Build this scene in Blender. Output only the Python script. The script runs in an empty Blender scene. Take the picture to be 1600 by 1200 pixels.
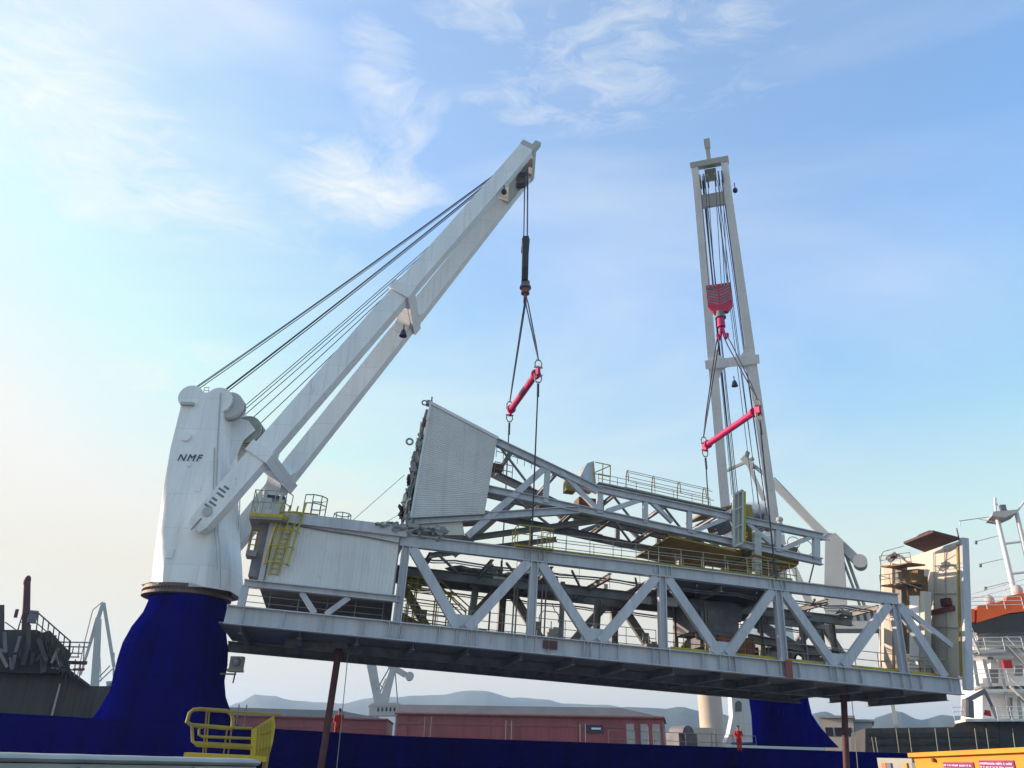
import bpy, bmesh, math, random
from mathutils import Vector, Matrix, noise
from math import sin, cos, pi, radians, hypot, atan2, sqrt
random.seed(11)
V = Vector
Z = V((0, 0, 1))
sc = bpy.context.scene
COL = sc.collection

# ------------------------------------------------------------------ camera
FPX, TH, ROLL = 1200.0, radians(25.7), radians(1.5)
CAM = V((0, 0, 1.7))
_r0, _u0, FW = V((1, 0, 0)), V((0, -sin(TH), cos(TH))), V((0, cos(TH), sin(TH)))
CR = _r0 * cos(ROLL) + _u0 * sin(ROLL)
CU = -_r0 * sin(ROLL) + _u0 * cos(ROLL)
def ray(x, y):
    return CR * ((x - 800) / FPX) - CU * ((y - 600) / FPX) + FW
def hd(x, y, D):                       # the point at horizontal distance D seen at this place
    d = ray(x, y)
    return CAM + d * (D / hypot(d.x, d.y))
def hitp(x, y, P, n):                  # the point on the plane through P
    d = ray(x, y)
    return CAM + d * ((P - CAM).dot(n) / d.dot(n))
cd = bpy.data.cameras.new('camera'); cam = bpy.data.objects.new('camera', cd); COL.objects.link(cam)
cd.sensor_width = 36; cd.lens = 36 * FPX / 1600; cd.clip_start = .1; cd.clip_end = 30000
M = Matrix((CR, CU, -FW)).transposed().to_4x4(); M.translation = CAM
cam.matrix_world = M
sc.camera = cam

# ------------------------------------------------------------------ materials
def mat(name, col, rough=.5, metal=0., var=.12, vscale=1.5, rust=0., streak=False, bump=0., spec=.5, rustcol=(.16, .07, .03), seam=None, grime=0.):
    m = bpy.data.materials.new(name); m.use_nodes = True
    nt = m.node_tree; N = nt.nodes; L = nt.links
    b = N['Principled BSDF']
    b.inputs['Roughness'].default_value = rough; b.inputs['Metallic'].default_value = metal
    b.inputs['Specular IOR Level'].default_value = spec
    tc = N.new('ShaderNodeTexCoord'); mp = N.new('ShaderNodeMapping')
    L.new(tc.outputs['Object'], mp.inputs[0])
    if streak: mp.inputs['Scale'].default_value = (1.6, 1.6, .22)
    n1 = N.new('ShaderNodeTexNoise'); n1.inputs['Scale'].default_value = vscale; n1.inputs['Detail'].default_value = 6; n1.inputs['Roughness'].default_value = .62
    L.new(mp.outputs[0], n1.inputs['Vector'])
    cr = N.new('ShaderNodeValToRGB'); cr.color_ramp.elements[0].position = .3; cr.color_ramp.elements[1].position = .72
    c = V(col)
    cr.color_ramp.elements[0].color = (*(c * (1 - var)), 1); cr.color_ramp.elements[1].color = (*[min(1, x) for x in c * (1 + var * .7)], 1)
    L.new(n1.outputs['Fac'], cr.inputs[0])
    out = cr.outputs[0]
    if rust > 0:
        n2 = N.new('ShaderNodeTexNoise'); n2.inputs['Scale'].default_value = vscale * 2.3; n2.inputs['Detail'].default_value = 8; n2.inputs['Roughness'].default_value = .7
        L.new(mp.outputs[0], n2.inputs['Vector'])
        r2 = N.new('ShaderNodeValToRGB'); r2.color_ramp.elements[0].position = .66 - rust * .2; r2.color_ramp.elements[1].position = .74
        r2.color_ramp.elements[0].color = (0, 0, 0, 1); r2.color_ramp.elements[1].color = (.75, .75, .75, 1)
        L.new(n2.outputs['Fac'], r2.inputs[0])
        mx = N.new('ShaderNodeMixRGB'); mx.inputs['Color2'].default_value = (*rustcol, 1)
        L.new(r2.outputs[0], mx.inputs['Fac']); L.new(out, mx.inputs['Color1']); out = mx.outputs[0]
    def mul(o1, fac_out, dark):
        mm = N.new('ShaderNodeMixRGB'); mm.blend_type = 'MULTIPLY'; mm.inputs['Color2'].default_value = (*dark, 1)
        L.new(fac_out, mm.inputs['Fac']); L.new(o1, mm.inputs['Color1']); return mm.outputs[0]
    if grime > 0:                          # runs of dirt below edges and fittings
        m3 = N.new('ShaderNodeMapping'); m3.inputs['Scale'].default_value = (3.2, 3.2, .12); L.new(tc.outputs['Object'], m3.inputs[0])
        n3 = N.new('ShaderNodeTexNoise'); n3.inputs['Scale'].default_value = 1.1; n3.inputs['Detail'].default_value = 7; n3.inputs['Roughness'].default_value = .7; L.new(m3.outputs[0], n3.inputs['Vector'])
        r3 = N.new('ShaderNodeValToRGB'); r3.color_ramp.elements[0].position = .50; r3.color_ramp.elements[1].position = .74; r3.color_ramp.elements[1].color = (grime, grime, grime, 1)
        L.new(n3.outputs['Fac'], r3.inputs[0]); out = mul(out, r3.outputs[0], (.52, .44, .36))
    if seam:                               # plate joints
        sx = N.new('ShaderNodeSeparateXYZ'); L.new(tc.outputs['Object'], sx.inputs[0])
        ad = N.new('ShaderNodeMath'); ad.operation = 'MULTIPLY_ADD'; ad.inputs[1].default_value = .55; L.new(sx.outputs[1], ad.inputs[0]); L.new(sx.outputs[0], ad.inputs[2])
        cb = N.new('ShaderNodeCombineXYZ'); L.new(ad.outputs[0], cb.inputs[0]); L.new(sx.outputs[2], cb.inputs[1])
        bt = N.new('ShaderNodeTexBrick'); bt.inputs['Scale'].default_value = 1; bt.inputs['Mortar Size'].default_value = .022; bt.inputs['Mortar Smooth'].default_value = .6; bt.inputs['Brick Width'].default_value = seam[0]; bt.inputs['Row Height'].default_value = seam[1]
        bt.inputs['Color1'].default_value = (0, 0, 0, 1); bt.inputs['Color2'].default_value = (.25, .25, .25, 1); bt.inputs['Mortar'].default_value = (1, 1, 1, 1)
        L.new(cb.outputs[0], bt.inputs['Vector']); out = mul(out, bt.outputs['Color'], (.80, .80, .80))
    L.new(out, b.inputs['Base Color'])
    if bump > 0:
        bp = N.new('ShaderNodeBump'); bp.inputs['Strength'].default_value = bump; bp.inputs['Distance'].default_value = .05
        L.new(n1.outputs['Fac'], bp.inputs['Height']); L.new(bp.outputs[0], b.inputs['Normal'])
    return m
MW = mat('white_paint', (.80, .825, .83), .45, var=.08, vscale=.6, rust=.08, streak=True, rustcol=(.45, .36, .28), seam=(3.4, 2.3), grime=.28)
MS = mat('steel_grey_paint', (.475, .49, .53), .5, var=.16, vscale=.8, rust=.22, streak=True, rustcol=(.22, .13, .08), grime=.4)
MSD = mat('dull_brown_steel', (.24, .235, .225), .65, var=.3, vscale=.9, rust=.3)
MDK = mat('dark_steel', (.17, .172, .20), .6, var=.4, vscale=1.2, rust=.2)
MCL = mat('grey_cladding', (.64, .64, .635), .45, var=.12, vscale=.4, streak=False, grime=.22, rust=.06, rustcol=(.35, .33, .3), seam=(2.4, 50))
MB_ = mat('navy_paint', (.0005, .0012, .125), .7, var=.4, vscale=.35, rust=.0, streak=True, spec=.0, seam=(5.0, 1.9), grime=.9)
MY = mat('yellow_paint', (.42, .33, .02), .5, var=.25, vscale=1.5, rust=.25)
MYD = mat('weathered_yellow', (.27, .21, .03), .6, var=.35, vscale=1.2, rust=.45)
MBR = mat('brown_primer', (.17, .095, .03), .6, var=.3, vscale=1.0, rust=.3)
MRED = mat('magenta_red_paint', (.50, .008, .115), .45, var=.35, vscale=3, rust=.25, rustcol=(.2, .03, .05))
MRK = mat('red_black_block', (.42, .008, .06), .5, var=.35, vscale=3, rust=.3, rustcol=(.06, .02, .03))
MROPE = mat('wire_rope', (.018, .02, .05), .5, var=.3, vscale=8)
MRR = mat('rust_red_post', (.10, .035, .04), .7, var=.35, vscale=1.5, rust=.3)
MGAL = mat('galvanised_rail', (.30, .31, .27), .5, var=.2, vscale=2)
MTARP = mat('tarpaulin', (.27, .28, .28), .8, var=.35, vscale=2.5, bump=.6)
MOR = mat('orange_paint', (1.0, .14, .02), .45, var=.12, vscale=1)
MAMB = mat('amber_paint', (.72, .30, .012), .5, var=.18, vscale=1.2, rust=.15)
MBLK = mat('black_hull', (.03, .032, .04), .55, var=.4, vscale=.6, rust=.2, streak=True)
MGH = mat('grey_brown_hull', (.075, .07, .066), .65, var=.35, vscale=.5, rust=.35, streak=True, seam=(4.0, 1.6), grime=.9)
MROOF = mat('grey_roof_sheet', (.17, .16, .16), .6, var=.2, vscale=.3)
MRW = mat('red_shed_wall', (.29, .06, .075), .65, var=.3, vscale=.25, streak=True, grime=.8)
MOCH = mat('ochre_deck', (.26, .17, .018), .6, var=.35, vscale=1.0, rust=.35)
MPK = mat('old_brick_red', (.24, .07, .06), .6, var=.25, vscale=1)
MGL = mat('dark_glass', (.02, .025, .035), .08, var=.2)
MCON = mat('pale_concrete', (.36, .37, .36), .8, var=.18, vscale=1.2, bump=.3)
MQ = mat('quay_concrete', (.24, .235, .22), .85, var=.3, vscale=.25, bump=.3)
MHILL = mat('hill_scrub', (.035, .055, .03), .95, var=.5, vscale=.01)
MLT = mat('lens_glass', (.25, .25, .33), .15, var=.2)
MSKIN = mat('skin', (.45, .26, .18), .6, var=.1)
MCOV = mat('red_coverall', (.55, .02, .03), .8, var=.2, vscale=5)
MBOOT = mat('boot_leather', (.02, .02, .02), .7)
MHELM = mat('dark_helmet', (.06, .06, .08), .4)
MINK = mat('navy_ink', (.01, .012, .06), .5)
MINKG = mat('grey_ink', (.16, .19, .21), .5)
MPURP = mat('purple_sign', (.25, .025, .15), .5, var=.25, vscale=6)
MPINK = mat('sign_lettering', (.75, .55, .70), .5)
MBOLT = mat('ring_brown', (.13, .085, .07), .6, var=.3, vscale=4, rust=.3)
MHG = mat('harbour_crane_paint', (.44, .45, .43), .55, var=.12, vscale=.3, rust=.1)
MBEI = mat('beige_wall', (.55, .47, .38), .7, var=.1, vscale=.3)
MPAN = mat('weathered_panel', (.58, .54, .47), .55, var=.12, vscale=.5, rust=.1, streak=True, rustcol=(.36, .27, .19), grime=.3)
def water_mat():
    m = mat('sea_water', (.02, .04, .05), .12, var=.2, vscale=.05)
    nt = m.node_tree; n = nt.nodes.new('ShaderNodeTexNoise'); n.inputs['Scale'].default_value = .8; n.inputs['Detail'].default_value = 4
    b = nt.nodes.new('ShaderNodeBump'); b.inputs['Strength'].default_value = .4; b.inputs['Distance'].default_value = .3
    nt.links.new(n.outputs['Fac'], b.inputs['Height']); nt.links.new(b.outputs[0], nt.nodes['Principled BSDF'].inputs['Normal'])
    return m
MWAT = water_mat()

# ------------------------------------------------------------------ mesh builder
class MB:
    def __init__(s): s.v = []; s.f = []
    def add(s, vs, fs):
        o = len(s.v); s.v += [V(p) for p in vs]; s.f += [tuple(i + o for i in f) for f in fs]; return s
    def hexa(s, a, b):                    # two rings of four points
        return s.add(list(a) + list(b), [(3, 2, 1, 0), (4, 5, 6, 7), (0, 1, 5, 4), (1, 2, 6, 5), (2, 3, 7, 6), (3, 0, 4, 7)])
    def beam(s, p, q, w, h, up=Z):
        p = V(p); q = V(q); d = (q - p).normalized(); sd = d.cross(up)
        if sd.length < 1e-4: sd = d.cross(V((1, 0, 0)))
        sd.normalize(); u = sd.cross(d).normalized()
        r = [sd * w / 2 * a + u * h / 2 * b for a, b in ((-1, -1), (1, -1), (1, 1), (-1, 1))]
        return s.hexa([p + x for x in r], [q + x for x in r])
    def ibeam(s, p, q, w, h, up=Z, tf=.05, tw=.04):
        p = V(p); q = V(q); d = (q - p).normalized(); sd = d.cross(up).normalized(); u = sd.cross(d).normalized()
        e = d * .01
        s.beam(p + u * (h - tf) / 2, q + u * (h - tf) / 2, w, tf, up)
        s.beam(p - u * (h - tf) / 2, q - u * (h - tf) / 2, w, tf, up)
        return s.beam(p + e, q - e, tw, h - 2 * tf - .004, up)
    def box(s, c, ax, ay, az):            # centre and three half-axis vectors
        c = V(c); a = [c + ax * i + ay * j - az for i, j in ((-1, -1), (1, -1), (1, 1), (-1, 1))]
        return s.hexa(a, [x + az * 2 for x in a])
    def tube(s, p, q, r, r2=None, n=8):
        p = V(p); q = V(q); r2 = r if r2 is None else r2
        d = (q - p).normalized(); a = d.orthogonal().normalized(); b = d.cross(a)
        A = [p + (a * cos(2 * pi * i / n) + b * sin(2 * pi * i / n)) * r for i in range(n)]
        B = [q + (a * cos(2 * pi * i / n) + b * sin(2 * pi * i / n)) * r2 for i in range(n)]
        return s.add(A + B, [(i, (i + 1) % n, (i + 1) % n + n, i + n) for i in range(n)] + [tuple(range(n))[::-1], tuple(range(n, 2 * n))])
    def path(s, pts, r, n=6):
        pts = [V(p) for p in pts]; rings = []
        a = None
        for i, p in enumerate(pts):
            d = (pts[min(i + 1, len(pts) - 1)] - pts[max(i - 1, 0)]).normalized()
            a = d.orthogonal().normalized() if a is None else (a - d * a.dot(d)).normalized()
            b = d.cross(a)
            rings.append([p + (a * cos(2 * pi * k / n) + b * sin(2 * pi * k / n)) * r for k in range(n)])
        return s.loft(rings)
    def loft(s, rings, cap=True):
        n = len(rings[0]); vs = [p for r in rings for p in r]; fs = []
        for j in range(len(rings) - 1):
            for i in range(n):
                fs.append((j * n + i, j * n + (i + 1) % n, (j + 1) * n + (i + 1) % n, (j + 1) * n + i))
        if cap: fs += [tuple(range(n))[::-1], tuple(range((len(rings) - 1) * n, len(rings) * n))]
        return s.add(vs, fs)
    def prism(s, pts, vec):
        n = len(pts); pts = [V(p) for p in pts]
        return s.add(pts + [p + vec for p in pts], [tuple(range(n))[::-1], tuple(range(n, 2 * n))] + [(i, (i + 1) % n, (i + 1) % n + n, i + n) for i in range(n)])
    def ring(s, c, axis, R, r, n=24, m=8):
        c = V(c); axis = axis.normalized(); a = axis.orthogonal().normalized(); b = axis.cross(a); vs = []; fs = []
        for i in range(n):
            d = a * cos(2 * pi * i / n) + b * sin(2 * pi * i / n)
            for j in range(m): vs.append(c + d * (R + r * cos(2 * pi * j / m)) + axis * r * sin(2 * pi * j / m))
        for i in range(n):
            for j in range(m): fs.append((i * m + j, ((i + 1) % n) * m + j, ((i + 1) % n) * m + (j + 1) % m, i * m + (j + 1) % m))
        return s.add(vs, fs)
    def sphere(s, c, rx, ry=None, rz=None, n=12, m=8, rough=0.):
        ry = ry or rx; rz = rz or rx; c = V(c); vs = []; fs = []
        sd = V((random.random() * 50, random.random() * 50, 0))
        for j in range(m + 1):
            t = pi * j / m
            for i in range(n):
                a = 2 * pi * i / n; d = V((sin(t) * cos(a), sin(t) * sin(a), cos(t)))
                k = 1 + (rough * noise.noise(d * 1.7 + sd) * 2 if rough else 0)
                vs.append(c + V((d.x * rx, d.y * ry, d.z * rz)) * k)
        for j in range(m):
            for i in range(n): fs.append((j * n + i, (j + 1) * n + i, (j + 1) * n + (i + 1) % n, j * n + (i + 1) % n))
        return s.add(vs, fs)
    def corrugated(s, p00, p10, p01, nrm, pitch=.28, depth=.045, back=.06):   # ribs run from p00 to p01
        p00 = V(p00); p10 = V(p10); p01 = V(p01); d = p10 - p00; Lw = d.length; d.normalize(); n = max(2, int(Lw / pitch)); st = Lw / n
        prof = []
        for i in range(n):
            x = i * st
            prof += [(x + st * .02, 0), (x + st * .38, 0), (x + st * .52, depth), (x + st * .88, depth)]
        prof.append((Lw, 0)); prof = [(x, y) for x, y in prof]; prof += [(Lw, -back), (0, -back)]
        pts = [p00 + d * x + nrm * y for x, y in prof]
        k = len(pts); e = p01 - p00
        s.add(pts + [p + e for p in pts], [(i, (i + 1) % k, (i + 1) % k + k, i + k) for i in range(k)])
        for i in range(k - 3):                                # close the two ends strip by strip
            pass
        return s
    def build(s, name, m, parent=None, smooth=False, angle=35):
        me = bpy.data.meshes.new(name)
        top = parent
        while top is not None and top.parent is not None: top = top.parent
        off = top.location if top is not None else V((0, 0, 0))
        me.from_pydata([p - off for p in s.v], [], s.f)
        bm = bmesh.new(); bm.from_mesh(me); bmesh.ops.recalc_face_normals(bm, faces=bm.faces); bm.to_mesh(me); bm.free()
        me.materials.append(m)
        if smooth:
            for p in me.polygons: p.use_smooth = True
            me.set_sharp_from_angle(angle=radians(angle))
        o = bpy.data.objects.new(name, me); COL.objects.link(o); o.parent = parent
        return o
def thing(name, label, cat, loc, group=None):
    o = bpy.data.objects.new(name, None); o.empty_display_size = .5; COL.objects.link(o); o.location = loc
    o['label'] = label; o['category'] = cat
    if group: o['group'] = group
    bpy.context.view_layer.update() if False else None
    return o
def struct(o): o['kind'] = 'structure'; return o
def tag(o, label, cat, group=None):
    o['label'] = label; o['category'] = cat
    if group: o['group'] = group
    return o
def rail(mb, pts, h=1.1, n=6, r=.028, up=Z, levels=(1, .55), posts=True):
    pts = [V(p) for p in pts]
    for f in levels:
        for a, b in zip(pts, pts[1:]): mb.tube(a + up * h * f, b + up * h * f, r, n=6)
    if posts:
        for a, b in zip(pts, pts[1:]):
            k = max(1, round((b - a).length / (n if n > 0 else 1.5)))
            for i in range(k + 1): mb.tube(a.lerp(b, i / k), a.lerp(b, i / k) + up * h, r * .95, n=6)
    return mb
def lettering(txt, c, right, up, size, m, parent, name='lettering', shear=0., bold=0., nrm=None):
    cu = bpy.data.curves.new('lettering', 'FONT'); cu.body = txt; cu.size = size; cu.align_x = 'CENTER'; cu.align_y = 'CENTER'; cu.shear = shear; cu.offset = bold; cu.space_character = 1.25; cu.extrude = .012
    ob = bpy.data.objects.new('lettering', cu); COL.objects.link(ob)
    dg = bpy.context.evaluated_depsgraph_get(); me = bpy.data.meshes.new_from_object(ob.evaluated_get(dg))
    bpy.data.objects.remove(ob)
    top = parent
    while top is not None and top.parent is not None: top = top.parent
    off = top.location if top else V((0, 0, 0))
    n = right.cross(up).normalized()
    T = Matrix((right.normalized(), up.normalized(), n)).transposed().to_4x4(); T.translation = V(c) - off
    me.transform(T); me.materials.clear(); me.materials.append(m)
    o = bpy.data.objects.new(name, me); COL.objects.link(o); o.parent = parent
    return o

# ------------------------------------------------------------------ layout
PSI = radians(12.5)
GW = V((-sin(PSI), cos(PSI), 0))
GP0 = hd(352, 975, 45)
GE = hitp(1500, 1086, GP0, GW)
GU = (GE - GP0).normalized(); GV = GU.cross(GW); GN = GW
def g(u, v, k=0): return GP0 + GU * u + GV * v + GW * k
def gp(x, y, k=0): return hitp(x, y, GP0 + GW * k, GW)
def guv(x, y, k=0):
    q = gp(x, y, k) - GP0; return q.dot(GU), q.dot(GV)
WID = 8.5
AX_L = hd(293, 930, 54); AX_L.z = 0
AX_R = hd(1205, 1100, 75); AX_R.z = 0
SH = (AX_R - AX_L).normalized()             # along the ship
SN = V((SH.y, -SH.x, 0))                    # from the ship towards the quay
HK_L = g(16.4, 18.2, WID / 2); HK_R = g(32.5, 18.0, WID / 2)
DECK = 3.0

# ------------------------------------------------------------------ world and sun
SUN_EL = radians(13); SUN_D = V((-.97, .25, 0)).normalized()
SUN_V = (SUN_D * cos(SUN_EL) + Z * sin(SUN_EL)).normalized()
def world():
    w = bpy.data.worlds.new('World'); sc.world = w; w.use_nodes = True
    nt = w.node_tree; N = nt.nodes; L = nt.links
    bg = N['Background']
    sky = N.new('ShaderNodeTexSky'); sky.sky_type = 'NISHITA'; sky.sun_disc = False
    sky.sun_elevation = SUN_EL; sky.sun_rotation = atan2(SUN_D.x, SUN_D.y)
    sky.air_density = 1.0; sky.dust_density = 1.1; sky.ozone_density = 2.2
    def math_(op, a, b=None, clamp=False):
        n = N.new('ShaderNodeMath'); n.operation = op; n.use_clamp = clamp
        for i, x in enumerate((a, b)):
            if x is None: continue
            if isinstance(x, (int, float)): n.inputs[i].default_value = x
            else: L.new(x, n.inputs[i])
        return n.outputs[0]
    tc = N.new('ShaderNodeTexCoord')
    D = tc.outputs['Generated']
    def dot(vec, off=None):
        src = D
        n = N.new('ShaderNodeVectorMath'); n.operation = 'DOT_PRODUCT'; n.inputs[1].default_value = vec
        if off is not None:
            sb = N.new('ShaderNodeVectorMath'); sb.operation = 'SUBTRACT'; L.new(D, sb.inputs[0]); sb.inputs[1].default_value = off; src = sb.outputs[0]
        L.new(src, n.inputs[0]); return n.outputs['Value']
    # cloud patches: centre pixel, half length, half width, direction of the streak in the photo (degrees, down positive), weight
    total = None
    for (cx, cy, hl, hw, ang, wt) in ((110, 215, 340, 130, 32, .85), (60, 90, 220, 120, 50, .7), (290, 300, 190, 70, 48, .6), (560, 290, 140, 65, 20, 1.0), (600, 110, 170, 60, 78, .75), (760, 20, 170, 60, 5, .7), (1000, 95, 240, 110, -12, .95),
                                       (640, 215, 90, 30, -50, .7), (110, 610, 260, 80, -12, .8), (530, 765, 160, 55, 5, .75), (930, 165, 200, 40, -8, .7), (30, 60, 160, 100, 60, .4), (520, 390, 110, 35, 35, .4), (1080, 60, 130, 130, -60, .6)):
        c = ray(cx, cy).normalized()
        e1 = (ray(cx + cos(radians(ang)) * 40, cy + sin(radians(ang)) * 40).normalized() - c).normalized()
        e2 = e1.cross(c).normalized()
        k = 1 / ray(cx, cy).length
        x = math_('MULTIPLY', dot(e1, c), FPX / hl / k * .78); y = math_('MULTIPLY', dot(e2, c), FPX / hw / k * .80)
        r2 = math_('ADD', math_('MULTIPLY', x, x), math_('MULTIPLY', y, y))
        m = math_('MULTIPLY', math_('SUBTRACT', 1.0, r2, True), wt)
        total = m if total is None else math_('MAXIMUM', total, m)
    mp = N.new('ShaderNodeMapping'); mp.inputs['Rotation'].default_value = (.3, .5, .4); mp.inputs['Scale'].default_value = (1.7, 2.4, 4.6)
    L.new(D, mp.inputs[0])
    def noise_(vec, scale, det, rough, key='Fac'):
        n = N.new('ShaderNodeTexNoise'); n.inputs['Scale'].default_value = scale; n.inputs['Detail'].default_value = det; n.inputs['Roughness'].default_value = rough
        L.new(vec, n.inputs['Vector']); return n.outputs[key]
    def warp(vec, scale, amt, det=3):
        c = noise_(vec, scale, det, .55, 'Color')
        sb = N.new('ShaderNodeVectorMath'); sb.operation = 'SUBTRACT'; L.new(c, sb.inputs[0]); sb.inputs[1].default_value = (.5, .5, .5)
        sc_ = N.new('ShaderNodeVectorMath'); sc_.operation = 'SCALE'; L.new(sb.outputs[0], sc_.inputs[0]); sc_.inputs['Scale'].default_value = amt
        ad = N.new('ShaderNodeVectorMath'); ad.operation = 'ADD'; L.new(vec, ad.inputs[0]); L.new(sc_.outputs[0], ad.inputs[1]); return ad.outputs[0]
    w1 = warp(mp.outputs[0], 1.6, 1.0); w2 = warp(w1, 5.0, .22)
    body = noise_(w1, 2.0, 5, .55); fib = noise_(w2, 3.4, 14, .70)
    nz = math_('ADD', math_('MULTIPLY', body, .42), math_('MULTIPLY', fib, .58))
    edge = math_('SUBTRACT', .585, math_('MULTIPLY', total, .20))
    fac = math_('MULTIPLY', math_('SUBTRACT', nz, edge, True), 4.2, True)
    dens = math_('MULTIPLY', fac, math_('POWER', total, .45), True)
    # thin veil spread over the whole sky
    n2 = N.new('ShaderNodeTexNoise'); n2.inputs['Scale'].default_value = .9; n2.inputs['Detail'].default_value = 7; n2.inputs['Distortion'].default_value = .8
    L.new(mp.outputs[0], n2.inputs['Vector'])
    veil = math_('ADD', math_('MULTIPLY', math_('SUBTRACT', n2.outputs['Fac'], .40, True), 1.9), .26)
    toward = math_('POWER', math_('MULTIPLY', math_('ADD', dot(SUN_V), .75, True), .80, True), 1.2)
    dens = math_('ADD', math_('MULTIPLY', dens, .74), math_('MULTIPLY', veil, toward), True)
    hsv = N.new('ShaderNodeHueSaturation'); hsv.inputs['Saturation'].default_value = 1.20; L.new(sky.outputs[0], hsv.inputs['Color']); mn = N.new('ShaderNodeVectorMath'); mn.operation = 'MINIMUM'; L.new(hsv.outputs[0], mn.inputs[0]); mn.inputs[1].default_value = (2.04, 2.06, 2.10)
    mix = N.new('ShaderNodeMixRGB'); L.new(dens, mix.inputs['Fac']); L.new(mn.outputs[0], mix.inputs['Color1'])
    low = math_('POWER', math_('SUBTRACT', 1.0, math_('DIVIDE', dot(Z), .50), True), 1.35, True)
    warm = N.new('ShaderNodeMixRGB'); lowl = math_('MULTIPLY', low, math_('ADD', .75, math_('MULTIPLY', toward, 1.5)), True); L.new(lowl, warm.inputs['Fac']); warm.inputs['Color1'].default_value = (2.2, 2.22, 2.12, 1); warm.inputs['Color2'].default_value = (2.02, 1.86, 1.47, 1)
    L.new(warm.outputs[0], mix.inputs['Color2'])
    L.new(math_('MAXIMUM', lowl, math_('ADD', dens, math_('MULTIPLY', low, .6), True), True), mix.inputs['Fac'])
    L.new(mix.outputs[0], bg.inputs['Color']); bg.inputs['Strength'].default_value = .15
world()
sl = bpy.data.lights.new('sun', 'SUN'); so = bpy.data.objects.new('sun', sl); COL.objects.link(so)
sl.energy = 2.6; sl.angle = radians(.5); sl.color = (1, .76, .58)
so.rotation_euler = SUN_V.to_track_quat('Z', 'Y').to_euler()
sc.view_settings.view_transform = 'Standard'; sc.view_settings.look = 'None'; sc.view_settings.gamma = 1; sc.view_settings.exposure = 1.62
sc.cycles.max_bounces = 6; sc.cycles.volume_bounces = 1

# ------------------------------------------------------------------ setting
def setting():
    R = 12000
    struct(MB().add([(-R, -R, -6), (R, -R, -6), (R, R, -6), (-R, R, -6)], [(0, 1, 2, 3)]).build('water', MWAT))
    edge = AX_L + SN * 4.6
    a = edge - SH * 400; b = edge + SH * 400
    q = MB()
    top = [a, b, b + SN * 300, a + SN * 300]
    q.hexa([p.xy.to_3d() + Z * -8 for p in top], [p.xy.to_3d() for p in top])
    struct(q.build('quay', MQ))
    kerb = MB().beam(a + SN * .3 + Z * .16, b + SN * .3 + Z * .16, .5, .3)
    struct(kerb.build('kerb', MCON))
    # hills: three ranges, each a ridge with depth
    def range_(D, pts, depth, seed, name):
        rows = []
        xs = [p[0] for p in pts]
        P = []
        for i in range(len(pts) - 1):
            (x0, y0), (x1, y1) = pts[i], pts[i + 1]
            k = max(1, int(abs(x1 - x0) / 9))
            for j in range(k):
                t = j / k; tt = t * t * (3 - 2 * t)
                x = x0 + (x1 - x0) * t; y = y0 + (y1 - y0) * tt + noise.fractal(V((x * .03, seed, 0)), 1, 2, 4) * 2.2
                P.append((x, y))
        P.append(pts[-1])
        ridge = [hd(x, y, D) for x, y in P]
        mb = MB(); n = len(ridge); vs = []; fs = []
        nr = 10
        for j in range(nr):
            t = j / (nr - 1)
            for r in ridge:
                d = V((r.x, r.y, 0)).normalized()
                off = (t - .55) * depth
                prof = max(0., 1 - abs(t - .55) / .55) ** .85 if t < .55 else max(0., 1 - (t - .55) / .45) ** .85
                bump_ = 1 + (noise.fractal(V((r.x * .004, r.y * .004 + t * 3, seed)), 1, 2, 4) * .18 if 0 < j < nr - 1 and abs(t - .55) > .06 else 0)
                vs.append(V((r.x, r.y, 0)) + d * off + Z * (-6.5 + (r.z + 6.5) * prof * bump_))
        for j in range(nr - 1):
            for i in range(n - 1): fs.append((j * n + i, j * n + i + 1, (j + 1) * n + i + 1, (j + 1) * n + i))
        mb.add(vs, fs)
        struct(mb.build(name, MHILL, smooth=True, angle=80))
    range_(3600, [(-400, 1120), (-200, 1095), (0, 1112), (200, 1120), (300, 1120), (350, 1106), (378, 1096), (398, 1084), (420, 1086), (455, 1094), (490, 1096), (540, 1097), (565, 1090), (590, 1088), (650, 1086), (690, 1084), (735, 1078), (765, 1079), (800, 1088), (850, 1091), (880, 1098), (950, 1100), (1010, 1112), (1060, 1118), (1120, 1128), (1200, 1135)], 1500, 1.3, 'far_hills')
    range_(2300, [(800, 1150), (900, 1125), (980, 1104), (1040, 1106), (1058, 1103), (1100, 1110), (1150, 1118), (1230, 1122), (1290, 1112), (1345, 1136), (1380, 1116), (1400, 1110), (1440, 1124), (1470, 1116), (1500, 1118), (1560, 1120), (1640, 1112), (1760, 1096), (1900, 1120), (2050, 1150)], 900, 5.1, 'near_hills')
    hz = MB().hexa([(-9000, -3000, -7.2), (9000, -3000, -7.2), (9000, 9000, -7.2), (-9000, 9000, -7.2)], [(-9000, -3000, 330), (9000, -3000, 330), (9000, 9000, 330), (-9000, 9000, 330)])
    o = hz.build('haze', MQ); o['kind'] = 'stuff'
    m = bpy.data.materials.new('haze_air'); m.use_nodes = True; nt = m.node_tree
    nt.nodes.remove(nt.nodes['Principled BSDF'])
    pv = nt.nodes.new('ShaderNodeVolumePrincipled'); pv.inputs['Color'].default_value = (.55, .74, 1, 1); pv.inputs['Density'].default_value = HAZE; pv.inputs['Anisotropy'].default_value = .3
    nt.links.new(pv.outputs[0], nt.nodes['Material Output'].inputs['Volume'])
    o.data.materials.clear(); o.data.materials.append(m)
HAZE = .0002
setting()

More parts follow.
